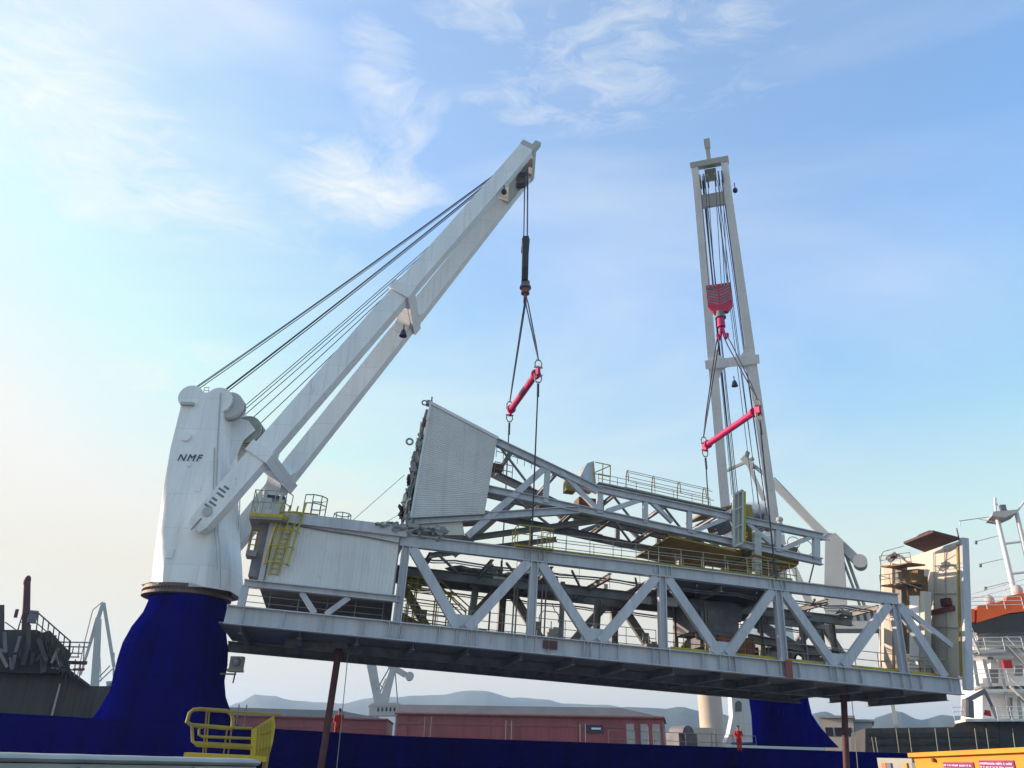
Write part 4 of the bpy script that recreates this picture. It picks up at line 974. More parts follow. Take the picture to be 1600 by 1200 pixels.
# ------------------------------------------------------------------ people
def person(at, face, label, reach=0.):
    t = thing('person', label, 'person', at)
    f = face.normalized(); s = V((f.y, -f.x, 0))
    def P(x, y, z): return at + s * x + f * y + Z * z
    def ell(x, y, z, rx, ry, n=20): return [P(x + rx * cos(2 * pi * i / n), y + ry * sin(2 * pi * i / n), z) for i in range(n)]
    body = MB().loft([ell(0, .0, .80, .17, .12), ell(0, 0, .92, .19, .135), ell(0, 0, 1.05, .175, .12), ell(0, 0, 1.22, .205, .13), ell(0, 0, 1.38, .22, .125), ell(0, 0, 1.46, .17, .10), ell(0, 0, 1.50, .075, .07), ell(0, .01, 1.58, .06, .065), ell(0, .02, 1.62, .075, .09), ell(0, .025, 1.70, .085, .105), ell(0, .02, 1.78, .08, .10), ell(0, .01, 1.83, .04, .05)])
    for q in (-1, 1):
        body.loft([[P(q * .10 + dx + rr * cos(2 * pi * i / 12), dy + rr * sin(2 * pi * i / 12), z) for i in range(12)] for dx, dy, z, rr in ((0, 0, .86, .10), (0, .01, .66, .09), (0, .02, .48, .07), (0, 0, .30, .062), (0, -.01, .08, .045))])
        sh = P(q * .22, 0, 1.41); el = P(q * .29, .05 + reach * .1, 1.13); wr = P(q * .22, .25 + reach * .15, 1.0 + reach * .1); hn = P(q * .20, .33 + reach * .15, 1.0 + reach * .1)
        body.tube(sh, el, .062, .048, 10); body.sphere(sh, .068); body.sphere(el, .049); body.tube(el, wr, .047, .032, 10); body.tube(wr, hn, .032, .042, 8)
        for i in range(4): body.tube(hn + s * (i - 1.5) * .02, hn + s * (i - 1.5) * .022 + f * .07 - Z * (.02 + .01 * (i % 2)), .010, .008, 6)
        body.tube(hn - s * q * .03 - f * .03, hn - s * q * .06 + f * .03 - Z * .01, .011, .009, 6)
    body.sphere(P(0, .135, 1.69), .014, .02, .022)
    bo = body.build('body', MSKIN, t, True, 60)
    cl = MB().loft([ell(0, .0, .78, .185, .135), ell(0, 0, .92, .205, .15), ell(0, 0, 1.05, .19, .135), ell(0, 0, 1.22, .22, .145), ell(0, 0, 1.38, .235, .14), ell(0, 0, 1.465, .18, .112), ell(0, 0, 1.505, .09, .082)])
    for q in (-1, 1):
        cl.loft([[P(q * .10 + rr * cos(2 * pi * i / 12), dy + rr * sin(2 * pi * i / 12), z) for i in range(12)] for dy, z, rr in ((0, .88, .115), (.01, .66, .105), (.02, .48, .088), (0, .30, .082), (-.01, .10, .075))])
        sh = P(q * .22, 0, 1.41); el = P(q * .29, .05 + reach * .1, 1.13); wr = P(q * .22, .25 + reach * .15, 1.0 + reach * .1)
        cl.tube(sh, el, .078, .062, 10); cl.sphere(sh, .082); cl.sphere(el, .063); cl.tube(el, wr, .061, .048, 10)
    cl.build('coverall', MCOV, t, True, 60)
    for q in (-1, 1):
        b = MB().loft([[P(q * .10 + .05 * cos(2 * pi * i / 12), .0 + .06 * sin(2 * pi * i / 12), z) for i in range(12)] for z in (.16, .08)] ); b.sphere(P(q * .10, .06, .05), .055, .13, .05); b.build('boot', MBOOT, t, True)
    hl = MB().loft([ell(0, .02, 1.735, .135, .165), ell(0, .02, 1.75, .125, .15), ell(0, .015, 1.82, .115, .13), ell(0, .01, 1.87, .08, .09), ell(0, .0, 1.89, .03, .03)]); hl.build('helmet', MHELM, t, True, 60)
    er = MB()
    for q in (-1, 1): er.sphere(P(q * .092, .01, 1.69), .014, .025, .035); er.sphere(P(q * .034, .118, 1.715), .012)
    er.tube(P(-.025, .118, 1.645), P(.025, .118, 1.645), .006)
    er.build('face_detail', MSKIN, t, True)
def deck_step(p, nm):
    q = MB(); z0 = DECK - 1.75; q.box(V((p.x, p.y, (z0 + p.z) / 2 - .002)), SH * .7, SN * .5, Z * ((p.z - z0) / 2)); q.build('deck_step', MB_, bpy.data.objects['cargo_ship'])
p1 = hitp(529, 1128, AX_L + SN * 1.9, SN); p1.z = DECK - .85; deck_step(p1, 'a')
person(p1, V((.4, -1, 0)), 'person in red coverall and dark helmet at the rail beside the left prop')
p2 = hd(1153, 1140, 68); p2.z = DECK - .75; deck_step(p2, 'b')
person(p2, V((-.3, -1, 0)), 'person in red coverall standing before the white arch beside the right blue pedestal', .5)

# ------------------------------------------------------------------ white arch by the right pedestal
def arch():
    D = 69.5; c = hd(1156, 1150, D); c.z = 0
    t = thing('ship_vent_arch', 'white arched post with dark slot beside the right blue pedestal', 'vent post', c + Z * 2)
    s = SH; pts = []
    for x, y in ((1139, 1062), (1143, 1088), (1145, 1120), (1140, 1146), (1134, 1160), (1176, 1160), (1174, 1120), (1166, 1062)): pts.append(hitp(x, y, hd(1156, 1110, D), -SN))
    MB().prism(pts, -SN * .45).build('post', MW, t)
    q = [hitp(x, y, hd(1156, 1110, D) + SN * .03, -SN) for x, y in ((1149, 1112), (1149, 1099), (1152, 1095), (1156, 1095), (1159, 1099), (1159, 1112))]
    MB().prism(q, -SN * .02).build('slot', MDK, t)
arch()

# ------------------------------------------------------------------ far shore: sheds, silo, cranes
def shed(x0, x1, ytop, yeave, ybase, D0, D1, label, doors, hip):
    A = hd(x0, ytop, D0); B = hd(x1, ytop, D1); zb = -3.
    d = (B - A); d.z = 0; d.normalize(); n = V((-d.y, d.x, 0))
    if n.y < 0: n = -n
    ze = hd((x0 + x1) / 2, yeave, (D0 + D1) / 2).z
    z1 = (A.z + B.z) / 2
    dep = 26.
    t = thing('warehouse', label, 'warehouse', V(((A.x + B.x) / 2, (A.y + B.y) / 2, zb)))
    a = V((A.x, A.y, 0)); b_ = V((B.x, B.y, 0))
    MB().hexa([a + Z * zb, b_ + Z * zb, b_ + n * dep + Z * zb, a + n * dep + Z * zb], [x + Z * ze for x in (a, b_, b_ + n * dep, a + n * dep)]).build('wall', MRW, t)
    h = d * hip; o = n * -.4
    MB().hexa([a + o - d * .4 + Z * (ze + .02), b_ + o + d * .4 + Z * (ze + .02), b_ + n * (dep + .4) + d * .4 + Z * (ze + .02), a + n * (dep + .4) - d * .4 + Z * (ze + .02)],
              [a + o * 0 + n * 1.2 + Z * z1 + d * .2, b_ + n * 1.2 - h + Z * z1, b_ + n * (dep - 1.2) - h + Z * z1, a + n * (dep - 1.2) + Z * z1 + d * .2]).build('roof', MROOF, t)
    gt = MB().tube(a + o - d * .3 + Z * (ze + .0), b_ + o + d * .3 + Z * (ze + .0), .22, n=8); gt.build('gutter', MPK, t)
    st = MB(); L_ = (b_ - a).length
    for i in range(int(L_ / 5)): c = a + d * (2 + i * 5) - n * .06; st.beam(c + Z * zb, c + Z * (ze - .2), .25, .12, n)
    st.build('wall_pilaster', MRW, t)
    sb = MB().beam(a - n * .08 + Z * (ze - 1.5), b_ - n * .08 + Z * (ze - 1.5), .1, .35); sb.build('wall_band', MPK, t)
    for x0_, x1_ in doors:
        p0 = hitp(x0_, yeave, a, n); p1_ = hitp(x1_, yeave, a, n)
        p0.z = p1_.z = 0
        MB().hexa([p0 - n * .14 + Z * zb, p1_ - n * .14 + Z * zb, p1_ - n * .02 + Z * zb, p0 - n * .02 + Z * zb], [x + Z * (ze - 1.0) for x in (p0 - n * .14, p1_ - n * .14, p1_ - n * .02, p0 - n * .02)]).build('door', MCON, t)
    return a, d, n, ze
a, d, n, ze = shed(622, 1034, 1103, 1119, 1158, 150, 142, 'long red harbour warehouse with grey roof and pale doors at its right end', ((978, 990), (1000, 1011), (1019, 1030)), 7)
sg = MB()
c0 = hitp(929, 1139, a, n); sg.box(c0 - n * .2, d * 1.4, n * .05, Z * .6); tag(sg.build('wall_sign', MINK), 'small navy and white sign on the red warehouse wall', 'sign')
sg2 = MB().box(c0 - n * .28 + d * .3 + Z * .05, d * .8, n * .02, Z * .15); o_ = sg2.build('sign_stripe', MW, bpy.data.objects['wall_sign'])
shed(330, 606, 1108, 1121, 1140, 165, 160, 'lower dull red shed left of the warehouse, behind the leaning prop', (), 9)

def silo():
    D = 110; c = hd(1111, 1120, D); c.z = -4
    t = thing('column_tower', 'pale round column with beige block at its foot right of the hills', 'tower', c)
    r = 1.55
    zt = hd(1111, 1040, D).z
    MB().tube(c, V((c.x, c.y, zt)), r, r * .96, 28).build('shaft', MBEI, t, True, 40)
    b = hd(1098, 1148, D - 3); b.z = -4; zz = hd(1098, 1137, D - 3).z
    MB().hexa([b + V((-1.6, 0, 0)), b + V((1.6, 0, 0)), b + V((1.6, 3, 0)), b + V((-1.6, 3, 0))], [V((b.x + q, b.y + w, zz)) for q, w in ((-1.6, 0), (1.6, 0), (1.6, 3), (-1.6, 3))]).build('base_block', MBEI, t)
    MB().tube(V((c.x, c.y, zt - 2)), V((c.x, c.y, zt - 1.6)), r + .2, n=28).build('band', MHG, t, True, 40)
silo()
def block(x0, x1, y0, D, label, m, dep=12, win=0):
    A = hd(x0, y0, D); B = hd(x1, y0, D); z1 = (A.z + B.z) / 2; zb = -4
    d = V((B.x - A.x, B.y - A.y, 0)).normalized(); n = V((-d.y, d.x, 0))
    t = thing('harbour_building', label, 'building', V(((A.x + B.x) / 2, (A.y + B.y) / 2, zb)))
    a = V((A.x, A.y, 0)); b_ = V((B.x, B.y, 0))
    q = [a, b_, b_ + n * dep, a + n * dep]
    MB().hexa([x + Z * zb for x in q], [x + Z * z1 for x in q]).build('wall', m, t)
    q2 = [a - d * .3 - n * .3, b_ + d * .3 - n * .3, b_ + d * .3 + n * (dep + .3), a - d * .3 + n * (dep + .3)]
    MB().hexa([x + Z * (z1 + .003) for x in q2], [x + Z * (z1 + .3) for x in q2]).build('roof', MCON, t)
    L_ = (b_ - a).length
    for i in range(win):
        c = a + d * L_ * (i + .7) / (win + .4) - n * .03 + Z * (z1 - 1.6); MB().box(c, d * .45, n * .04, Z * .5).build('window', MGL, t)
block(1283, 1332, 1122, 115, 'beige low harbour building right of the right blue pedestal', MBEI, win=3)
block(1333, 1362, 1128, 118, 'pale grey harbour building beyond the right prop', MHG, win=2)

def harbour_crane(D, house, tower, arm, weight, jib, extras, label, legs, gp_):
    (hx0, hy0, hx1, hy1) = house
    c = hd((hx0 + hx1) / 2, hy1, D); n = V((c.x, c.y, 0)).normalized(); s = V((n.y, -n.x, 0))
    C0 = V((c.x, c.y, 0))
    def Q(x, y, k=0): return hitp(x, y, C0 + n * k, n)
    t = thing('harbour_crane', label, 'harbour crane', V((c.x, c.y, -4)), gp_)
    q = [Q(hx0, hy1), Q(hx1, hy1), Q(hx1, hy0), Q(hx0, hy0)]
    dep = n * abs((Q(hx1, hy1) - Q(hx0, hy1)).length * .6)
    m = (Q(hx1, hy1) - Q(hx0, hy1)).length
    ho = MB().hexa([x - dep * .5 for x in q], [x + dep * .5 for x in q]).build('machinery_house', MHG, t)
    top = [q[3], q[2]]
    MB().prism([q[3] - dep * .53 - s * .2, q[2] - dep * .53 + s * .2, q[2] - dep * .53 - s * m * .15 + Z * m * .09, q[3] - dep * .53 + s * m * .1 + Z * m * .09], dep * 1.06).build('house_roof', MHG, t)
    for i in range(5):
        f = .28 + i * .12
        w = q[3].lerp(q[2], f) - Z * (q[3].z - q[0].z) * .35 - dep * .5; MB().box(w - n * .03, s * m * .028, n * .04, Z * (q[3].z - q[0].z) * .2).build('window', MGL, ho)
    for (x0, y0, x1, y1) in legs: MB().beam(Q(x0, y0), Q(x1, y1) if y1 < 1150 else V((Q(x1, y0).x, Q(x1, y0).y, -4)), m * .06, m * .08, n).build('portal_leg', MHG, t)
    if tower:
        x0, y0, x1, y1, w0, w1 = tower
        a, b_ = Q(x0, y0), Q(x1, y1); d = (b_ - a).normalized(); sd = d.cross(n).normalized()
        MB().loft([[a + sd * w0 * i + n * w0 * j for i, j in ((-1, -1), (1, -1), (1, 1), (-1, 1))], [b_ + sd * w1 * i + n * w1 * j for i, j in ((-1, -1), (1, -1), (1, 1), (-1, 1))]]).build('tower', MHG, t)
    if arm:
        am = MB()
        for (x0, y0, x1, y1, w) in arm: am.beam(Q(x0, y0), Q(x1, y1), w, w, n)
        am.build('rocker_arm', MHG, t)
    if weight:
        x, y, r = weight; MB().tube(Q(x, y) - n * r * 1.3, Q(x, y) + n * r * 1.3, r, n=20).build('counterweight', MHG, t, True, 40)
    if jib:
        jb = MB()
        for (x0, y0, x1, y1, w0, w1) in jib:
            a, b_ = Q(x0, y0), Q(x1, y1); d = (b_ - a).normalized(); sd = d.cross(n).normalized()
            jb.loft([[a + sd * w0 * i + n * w0 * j for i, j in ((-1, -1), (1, -1), (1, 1), (-1, 1))], [b_ + sd * w1 * i + n * w1 * j for i, j in ((-1, -1), (1, -1), (1, 1), (-1, 1))]])
        jb.build('jib', MHG, t)
    if extras:
        ex = MB()
        for (x0, y0, x1, y1, r) in extras: ex.tube(Q(x0, y0), Q(x1, y1), r, n=6)
        ex.build('stay', MGAL, t)
    return t, Q
G_ = 'harbour cranes beyond the ship'
harbour_crane(170, (577, 1104, 629, 1119), (598, 1102, 614, 1046, 1.0, .6), [(602, 1024, 611, 1044, .9), (609, 1040, 634, 1055, 1.1)], (640, 1057, .85), [(577, 1020, 592, 1102, 1.0, .8)],
    [(592, 1072, 608, 1044, .14), (596, 1090, 612, 1050, .14), (617, 1046, 622, 1104, .12), (585, 1105, 603, 1060, .12), (592, 1068, 603, 1080, .1), (576, 1118, 562, 1126, .2)], 'pale grey harbour crane with round counterweight before the red warehouse', ((590, 1119, 590, 1160), (620, 1119, 620, 1160)), G_)
harbour_crane(120, (1292, 958, 1384, 986), (1306, 955, 1304, 848, 1.5, 1.2), [(1283, 838, 1303, 840, 1.0), (1300, 838, 1340, 877, 1.25)], (1344, 879, .95), [(1290, 838, 1196, 742, .62, .48), (1268, 950, 1168, 722, .5, .3), (1178, 716, 1126, 740, .22, .18), (1160, 716, 1178, 730, .45, .4)],
    [(1320, 862, 1352, 950, .22), (1316, 872, 1345, 950, .18), (1165, 716, 1168, 706, .4), (1168, 720, 1196, 742, .3), (1292, 832, 1210, 746, .08)], 'white harbour crane with tall column and counterweight behind gantry right end', ((1300, 990, 1300, 1160), (1375, 990, 1375, 1160)), G_)
t3, Q3 = harbour_crane(230, (166, 1066, 184, 1078), (148, 1075, 154, 968, 1.0, .7), [(153, 970, 161, 942, .8)], None, [(161, 942, 152, 972, .4, .55), (153, 965, 126, 1055, .5, .22), (162, 942, 178, 1042, .4, .4)],
    [(145, 953, 161, 940, .12), (145, 953, 133, 1000, .12), (155, 1000, 158, 1065, .1), (151, 1062, 172, 1040, .15), (152, 1068, 176, 1045, .15), (153, 1030, 158, 1030, .1), (133, 1000, 120, 1060, .12), (178, 1020, 177, 1070, .2)], 'thin grey A-shaped harbour crane between dark vessel and left blue pedestal', ((150, 1075, 148, 1160), (178, 1078, 178, 1160)), G_)

# ------------------------------------------------------------------ dark vessel at the left
def dark_vessel():
    D = 78; C0 = hd(60, 1060, D); C0.z = 0; n = V((C0.x, C0.y, 0)).normalized()
    def Q(x, y, k=0): return hitp(x, y, C0 + n * k, n)
    t = thing('dark_vessel', 'dark brown moored vessel with stairs and red post at the left edge', 'vessel', V((C0.x, C0.y, -4)))
    h = [Q(x, y) for x, y in ((-160, 1020), (30, 1022), (104, 1020), (106, 1050), (124, 1062), (140, 1072), (190, 1072), (190, 1150), (-160, 1150))]
    MB().prism(h, n * 14).build('hull', MGH, t)
    h = [Q(x, y, -1) for x, y in ((-160, 984), (58, 984), (70, 992), (104, 1028), (112, 1050), (60, 1052), (-160, 1046))]
    MB().prism(h, n * 12).build('upper_works', MBLK, t)
    MB().hexa([Q(-30, 945, 2), Q(7, 945, 2), Q(7, 990, 2), Q(-30, 990, 2)], [Q(-30, 945, 7), Q(7, 945, 7), Q(7, 990, 7), Q(-30, 990, 7)]).build('locker', MGH, t)
    MB().prism([Q(x, y, -2) for x, y in ((60, 990), (78, 985), (112, 1022), (104, 1040), (80, 1022))], n * 1.5).build('stair_stringer', MGH, t)
    st = MB()
    for k in (-2.2, -.4):
        st.path([Q(28, 984, k), Q(36, 957, k), Q(60, 958, k), Q(110, 1002, k), Q(108, 1030, k)], .055)
        st.path([Q(32, 972, k), Q(58, 974, k), Q(108, 1018, k)], .04)
        for f in range(7): x = 60 + f * 8.2; y = 958 + f * 7.2; st.tube(Q(x, y, k), Q(x - 4, y + 32, k), .05, n=6)
    st.build('stair_railing', MGH, t)
    r = MB()
    for y, x1 in ((1003, 142), (1010, 138), (1020, 128), (1026, 124), (1035, 136), (1046, 132)): r.tube(Q(86, y, -1), Q(x1, y + (x1 - 86) * .02, -1), .055, n=6)
    for x, y0, y1 in ((124, 1006, 1026), (115, 1010, 1020), (126, 1035, 1060), (118, 1030, 1056), (132, 1004, 1040)): r.tube(Q(x, y0, -1), Q(x - 2, y1, -1), .05, n=6)
    r.build('deck_railing', MGAL, t)
    MB().beam(Q(104, 1035, -1), Q(136, 1036, -1), .8, .22, Z).build('side_gangway', MRR, t)
    MB().beam(Q(114, 1046, -1), Q(132, 1046, -1), .8, .14, Z).build('side_gangway', MPURP, t)
    po = MB().tube(Q(40, 990, 1), Q(42.5, 910, 1), .32, .26, 14); po.sphere(Q(42.5, 908, 1), .28, .28, .5); po.build('post', MRR, t, True, 40)
    MB().box(Q(51, 964, 1), n.cross(Z) * .35, n * .3, Z * .5).build('winch_box', MDK, t)
    MB().tube(Q(27, 952, .5), Q(24, 965, .5), .14, n=8).build('hanging_float', MRR, t)
    MB().tube(Q(8, 972, 2), Q(26, 985, 2), .05, n=6).build('stay', MGAL, t)
    MB().tube(Q(94, 1068, -.4), Q(81, 1118, -.4), .08, n=6).build('ladder_pole', MHG, t)
    MB().prism([Q(x, y, -.5) for x, y in ((106, 1044), (141, 1070), (141, 1074), (104, 1050))], n * .4).build('handrail_slope', MGH, t)
    for i in range(26):
        x = random.uniform(-20, 100); y0 = 1010 + random.uniform(-10, 30); k = random.uniform(-2.2, -.6); w = random.uniform(.15, .5)
        lean = random.uniform(-14, 14)
        MB().beam(Q(x, y0 + 14, k), Q(x + lean, y0 - random.uniform(4, 26), k), w, w * .7).build('deck_gear', random.choice((MBLK, MGH, MDK, MSD)), t)
    lt = MB()
    for i in range(9):
        x0, y0 = 62 + i * 5.2, 986 + i * 5.4; lt.tube(Q(x0, y0, -2), Q(x0 + 7, y0 + 30, -2), .06, n=5); lt.tube(Q(x0 + 7, y0 + 4, -2), Q(x0 - 2, y0 + 34, -2), .05, n=5)
    lt.build('stair_lattice', MBLK, t)
    MB().box(Q(88, 1044, -1.2), n.cross(Z) * .4, n * .1, Z * .05).build('plank', MPAN, t)
dark_vessel()

# ------------------------------------------------------------------ moored ship at the right with its bridge
def moored_ship():
    D = 84; C0 = hd(1560, 1060, D); C0.z = 0; n = V((.30, .954, 0)).normalized(); s = V((n.y, -n.x, 0))
    def Q(x, y, k=0): return hitp(x, y, C0 + n * k, n)
    t = thing('moored_ship', 'ship with white deckhouse, orange lifeboats and lattice mast at right edge', 'ship', V((C0.x, C0.y, -4)))
    h = [Q(x, y) for x, y in ((1352, 1138), (1490, 1136), (1494, 1131), (1560, 1128), (1566, 1127), (1800, 1128), (1800, 1210), (1352, 1210))]
    MB().prism(h, n * 14).build('hull', MGH, t)
    MB().prism([Q(x, y, -.1) for x, y in ((1356, 1146), (1562, 1143), (1562, 1152), (1358, 1152))], n * .08).build('hull_stripe', MBLK, t)
    MB().prism([Q(x, y, -.1) for x, y in ((1358, 1160), (1562, 1159), (1562, 1164), (1358, 1164))], n * .08).build('hull_stripe', MBLK, t)
    MB().prism([Q(x, y, -.15) for x, y in ((1563, 1130), (1800, 1130), (1800, 1210), (1563, 1210))], n * .12).build('dark_plating', MBLK, t)
    fr = MB()
    for x in (1400, 1420, 1461, 1481, 1523, 1541, 1582): fr.tube(Q(x, 1138, -.25), Q(x + 5, 1176, -.25), .04, n=5)
    fr.build('hull_ladder', MGAL, t)
    # deckhouse tiers
    def tier(x0, x1, y0, y1, k, m, nm, dep=9, par=None):
        q = [Q(x0, y1, k), Q(x1, y1, k), Q(x1, y0, k), Q(x0, y0, k)]
        return MB().prism(q, n * dep).build(nm, m, par or t)
    a = tier(1535, 1800, 1060, 1128, 1.5, MW, 'deckhouse_tier'); tier(1548, 1800, 1010, 1060, 2.0, MW, 'deckhouse_tier')
    br_ = tier(1528, 1800, 968, 1012, 1.0, MW, 'bridge', 8)
    tier(1516, 1800, 967, 986, .8, MGL, 'bridge_window', 8.4, br_)
    for (x0, x1, y, k) in ((1510, 1562, 1022, -.8), (1512, 1800, 1028, .4), (1520, 1800, 1073, .2), (1530, 1800, 1082, -.5), (1500, 1800, 1127, -.6)):
        MB().beam(Q(x0, y, k + 2), Q(x1, y - 1, k + 2), 4.5, .22, Z).build('deck_edge', MW, t)
    for (x0, y0, x1, y1) in ((1512, 980, 1528, 1022), (1537, 1030, 1548, 1072), (1540, 1082, 1560, 1128), (1560, 1030, 1582, 1128), (1522, 1032, 1528, 1072), (1590, 1085, 1596, 1128)):
        MB().beam(Q(x0, y0, -.6), Q(x1, y1, -.6), .18, .26).build('stanchion', MHG, t)
    for (x0, y0, x1, y1) in ((1572, 1008, 1604, 1042), (1578, 1072, 1604, 1098), (1514, 985, 1530, 1022)):
        m = MB(); m.beam(Q(x0, y0, -.9), Q(x1, y1, -.9), .9, .14); o = m.build('stairway', MHG, t)
        r = MB(); r.tube(Q(x0, y0 - 14, -1.3), Q(x1, y1 - 14, -1.3), .04, n=5); r.build('handrail', MW, o)
    for (x0, x1, y0, y1) in ((1544, 1552, 1018, 1030), (1546, 1560, 1046, 1078), (1586, 1598, 1040, 1056), (1574, 1582, 1090, 1108), (1526, 1534, 1000, 1012)):
        tier(x0, x1, y0, y1, .8, MGAL if y0 < 1040 else MSD, 'door', .3)
    for (x0, x1, y) in ((1512, 1600, 1016), (1522, 1604, 1066), (1492, 1510, 1126), (1560, 1604, 1126), (1515, 1600, 952)):
        r = MB(); rail(r, [Q(x0, y, -1.6), Q(x1, y - 1, -1.6)], 1.05, 1.3, .03, Z, (1, .66, .33)); r.build('railing', MW, t)
    MB().box(Q(1574, 1038, -1.0), s * .33, n * .2, Z * .33).build('life_ring_box', MCOV, t)
    MB().tube(Q(1543, 1118, -1.0), Q(1543, 1110, -1.0), .3, .22, 12).build('hydrant', MCOV, t)
    for pts in ([(1511, 953), (1523, 951), (1523, 972), (1511, 972)], [(1527, 947), (1572, 938), (1574, 931), (1720, 906), (1720, 942), (1576, 958), (1526, 973)]):
        MB().prism([Q(x, y, -1.6) for x, y in pts], n * 2.6).build('orange_canopy', MOR, t)
    MB().prism([Q(x, y, -1.3) for x, y in ((1513, 974), (1576, 960), (1720, 944), (1720, 984), (1530, 990), (1513, 986))], n * 2.2).build('bridge_window', MGL, t)
    MB().prism([Q(x, y, -1.5) for x, y in ((1523.5, 953), (1526.5, 953), (1525.5, 970), (1523.5, 970))], n * 1.0).build('davit', MCOV, t)
    for x, y in ((1546, 938), (1590, 922)): MB().sphere(Q(x, y, -.3), .42, .42, .5).build('aerial_dome', MHG, t, True)
    r = MB(); rail(r, [Q(1512, 948, 1.5), Q(1604, 922, 1.5)], 1.0, 1.6, .03); r.build('railing', MW, t)
    # mast
    ms = MB(); k = 4
    for (x0, y0, x1, y1, r0_, r1_) in ((1586, 930, 1556, 800, .26, .2), (1618, 930, 1588, 800, .26, .2)): ms.tube(Q(x0, y0, k), Q(x1, y1, k), r0_, r1_, 12)
    for y in (850, 897): ms.tube(Q(1556 + (y - 800) * .23, y, k), Q(1588 + (y - 800) * .23, y - 4, k),   .11, n=10)
    mo = ms.build('mast', MW, t, True, 40)
    MB().prism([Q(x, y, k - 1.2) for x, y in ((1550, 806), (1570, 809), (1590, 800), (1592, 796), (1552, 799))], n * 2.6).build('mast_platform', MHG, mo)
    for segs in (((1498, 814, 1556, 806, .06), (1530, 811, 1556, 816, .04), (1500, 815, 1500, 822, .04)), ((1525, 846, 1563, 836, .05),), ((1532, 881, 1572, 872, .05),), ((1540, 918, 1580, 908, .05),), ((1590, 798, 1600, 784, .1),), ((1556, 800, 1555, 778, .12), (1553, 788, 1559, 788, .12))):
        ya = MB()
        for (x0, y0, x1, y1, r_) in segs: ya.tube(Q(x0, y0, k), Q(x1, y1, k), r_, n=6)
        ya.build('yardarm', MW, mo)
    lm = MB()
    for x, y in ((1525, 847), (1532, 883), (1540, 919)): lm.tube(Q(x, y - 2, k), Q(x, y + 3, k), .13, n=8)
    lm.box(Q(1567, 794, k), s * .25, n * .25, Z * .3); lm.build('lantern', MDK, mo)
    # small deck crane
    dc = MB(); dc.tube(Q(1512, 1120, -1), Q(1512, 1094, -1), .5, .45, 14); dc.beam(Q(1508, 1096, -1), Q(1540, 1079, -1), .35, .38); dc.beam(Q(1538, 1079, -1), Q(1550, 1104, -1), .2, .22); dc.build('deck_davit', MDK, t)
moored_ship()

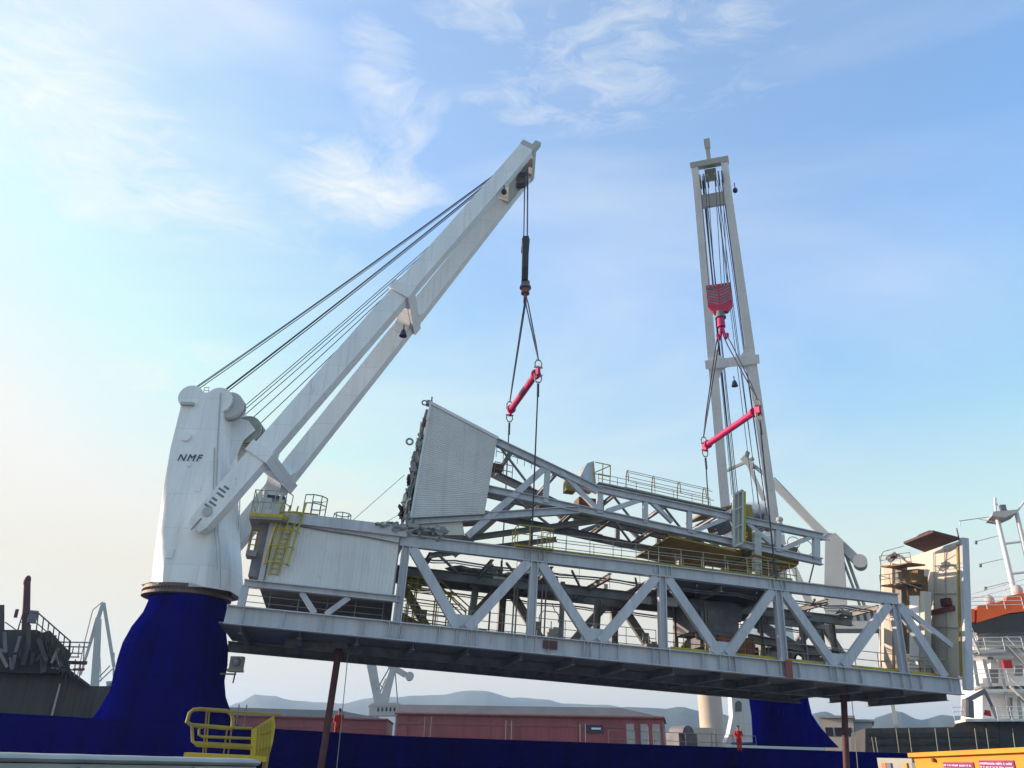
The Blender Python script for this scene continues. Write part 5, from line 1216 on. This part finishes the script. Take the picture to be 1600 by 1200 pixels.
# ------------------------------------------------------------------ foreground on the quay
def foreground():
    # pale low wall at the left
    A = hd(-60, 1167, 10.5); B = hd(402, 1186, 12.8)
    d = (B - A); d.z = 0; d.normalize(); n = V((-d.y, d.x, 0)); zt = (A.z + B.z) / 2
    t = thing('low_wall', 'pale grey panelled low wall with rounded coping in the left foreground', 'wall', V(((A.x + B.x) / 2, (A.y + B.y) / 2, 0)))
    a = V((A.x, A.y, 0)) - d * 4; b_ = V((B.x, B.y, 0)); L_ = (b_ - a).length
    q = [a, b_, b_ + n * .35, a + n * .35]
    MB().hexa(q, [V((x.x, x.y, (A.z if i in (0, 3) else B.z) - .1)) for i, x in enumerate(q)]).build('body', MCON, t)
    cp = MB(); k = 40; rings = []
    for i in range(k + 1):
        f = i / k; c = a.lerp(b_, f) + n * .17 + Z * (A.z + (B.z - A.z) * f - .05 + .0015 * sin(i * 1.7))
        rings.append([c + n * .26 * cos(2 * pi * j / 12) + Z * .052 * sin(2 * pi * j / 12) for j in range(12)])
    cp.loft(rings); cp.build('coping', MCON, t, True, 60)
    sm = MB()
    for i in range(int(L_ / 1.6)): c = a + d * (i * 1.6 + .6) - n * .02; sm.beam(c, c + Z * (zt - .14), .14, .05, n)
    sm.build('panel_joint', MCON, t)
    # yellow barrier gate behind it
    D = 15.5; C0 = hd(360, 1150, D); C0.z = 0; nn = V((C0.x, C0.y, 0)).normalized(); s = V((nn.y, -nn.x, 0))
    nn = (nn + s * .12).normalized()
    def Q(x, y, k=0): return hitp(x, y, C0 + nn * k, nn)
    t = thing('yellow_gangway', 'yellow tubular gangway end with solid yellow side plate in front of blue hull', 'gangway', V((C0.x, C0.y, 0)))
    f = MB(); f.path([Q(362, 1138), Q(300, 1133), Q(292, 1128), Q(296, 1114), Q(302, 1109), Q(312, 1108), Q(355, 1111), Q(362, 1116), Q(364, 1124), Q(363, 1138)], .034, 8)
    f.path([Q(300, 1134), Q(301, 1158), Q(306, 1162), Q(395, 1168)], .03, 8)
    f.path([Q(395, 1138), Q(316, 1136), Q(311, 1140), Q(311, 1148), Q(316, 1151), Q(394, 1154)], .022, 8)
    for y0, y1 in ((1166, 1170), (1161, 1165)): f.tube(Q(306, y0 - 1), Q(395, y1), .02, n=6)
    f.build('side_rail', MYD, t)
    f = MB()
    for x in (323, 327, 355, 362): f.tube(Q(x, 1112 if x < 330 else 1138, .25), Q(x - 6, 1180, .25), .016, n=6)
    f.path([Q(362, 1112), Q(395, 1114), Q(440, 1116)], .02); f.build('handrail', MYD, t)
    MB().beam(Q(291, 1180), Q(418, 1186), .5, .085, Z).build('walkway_edge', MY, t)
    pl = MB().prism([Q(x, y, -.02) for x, y in ((391, 1183), (393, 1140), (405, 1133), (428, 1118), (430, 1135), (426, 1160), (418, 1188))], nn * .05); po = pl.build('side_plate', MY, t)
    rb = MB()
    for x in (403, 408, 413, 418, 423): rb.tube(Q(x, 1136 - (x - 403) * .5, -.03), Q(x - 3, 1182, -.03), .013, n=6)
    rb.tube(Q(408, 1147, -.05), Q(424, 1142, -.05), .012, n=6); rb.tube(Q(407, 1170, -.05), Q(423, 1166, -.05), .012, n=6); rb.build('plate_rib', MYD, po)
    for x in (300, 416): MB().tube(Q(x, 1184), V((Q(x, 1184).x, Q(x, 1184).y, 0)), .05, n=8).build('leg', MYD, t)
    # amber container at the right
    A = hd(1428, 1183, 11.5); B = hd(1680, 1172, 9.6); d = (B - A); d.z = 0; d.normalize(); n = V((-d.y, d.x, 0))
    a = V((A.x, A.y, 0)); b_ = V((B.x, B.y, 0)); q = [a, b_, b_ + n * 1.6, a + n * 1.6]
    t = thing('amber_container', 'amber yellow steel container with two purple notice plates at lower right corner', 'container', V(((A.x + B.x) / 2, (A.y + B.y) / 2, 0)))
    MB().hexa([x + Z * .12 for x in q], [V((x.x, x.y, A.z if i in (0, 3) else B.z)) for i, x in enumerate(q)]).build('body', MAMB, t)
    MB().beam(A - n * .02 + Z * .02 - d * .02, B - n * .02 + Z * .02, .09, .045).build('top_rim', MAMB, t)
    MB().tube(hitp(1460, 1188, a - n * .01, n) - n * .03, hitp(1460, 1188, a - n * .01, n) + n * .03, .022, n=12).build('lifting_hole', MBR, t)
    for (x0, x1, y0) in ((1473, 1520, 1191), (1529, 1583, 1188)):
        p0, p1_ = hitp(x0, y0, a - n * .012, n), hitp(x1, y0, a - n * .012, n); dn = Z * -.34
        sg = MB().hexa([p0 + dn, p1_ + dn, p1_, p0], [x + n * .008 for x in (p0 + dn, p1_ + dn, p1_, p0)]); so_ = sg.build('notice_plate', MPURP, t)
        tx = MB(); w = (p1_ - p0).length; rnd = random.Random(x0)
        for row, (zz, hh) in enumerate(((-.028, .022), (-.062, .016), (-.092, .014), (-.12, .014))):
            x = .02
            while x < w - .03:
                lw = rnd.uniform(.008, .024)
                tx.box(p0 + d * (x + lw / 2) - n * .006 + Z * (zz - rnd.uniform(0, .004)), d * lw / 2, n * .003, Z * hh / 2 * rnd.uniform(.7, 1)); x += lw + rnd.choice((.006, .006, .018))
        tx.build('notice_text', MPINK, so_)
    A = hd(1370, 1184, 11.9); B = hd(1424, 1184, 11.6); d = (B - A); d.z = 0; d.normalize(); n = V((-d.y, d.x, 0)); a = V((A.x, A.y, 0)); b_ = V((B.x, B.y, 0)); q = [a, b_, b_ + n * .5, a + n * .5]
    t = thing('pump_cabinet', 'small weathered grey cabinet with two orange flaps beside the amber container', 'cabinet', (a + b_) / 2)
    MB().hexa([x + Z * .02 for x in q], [x + Z * A.z for x in q]).build('body', MGAL, t)
    for x0, x1, m in ((1376, 1383, MOR), (1384, 1391, MDK), (1410, 1416, MAMB), (1424, 1430, MDK)):
        p0, p1_ = hitp(x0, 1192, a - n * .02, n), hitp(x1, 1192, a - n * .02, n); MB().hexa([p0 - Z * .3, p1_ - Z * .3, p1_, p0], [x + n * .015 for x in (p0 - Z * .3, p1_ - Z * .3, p1_, p0)]).build('flap', m, t)
foreground()
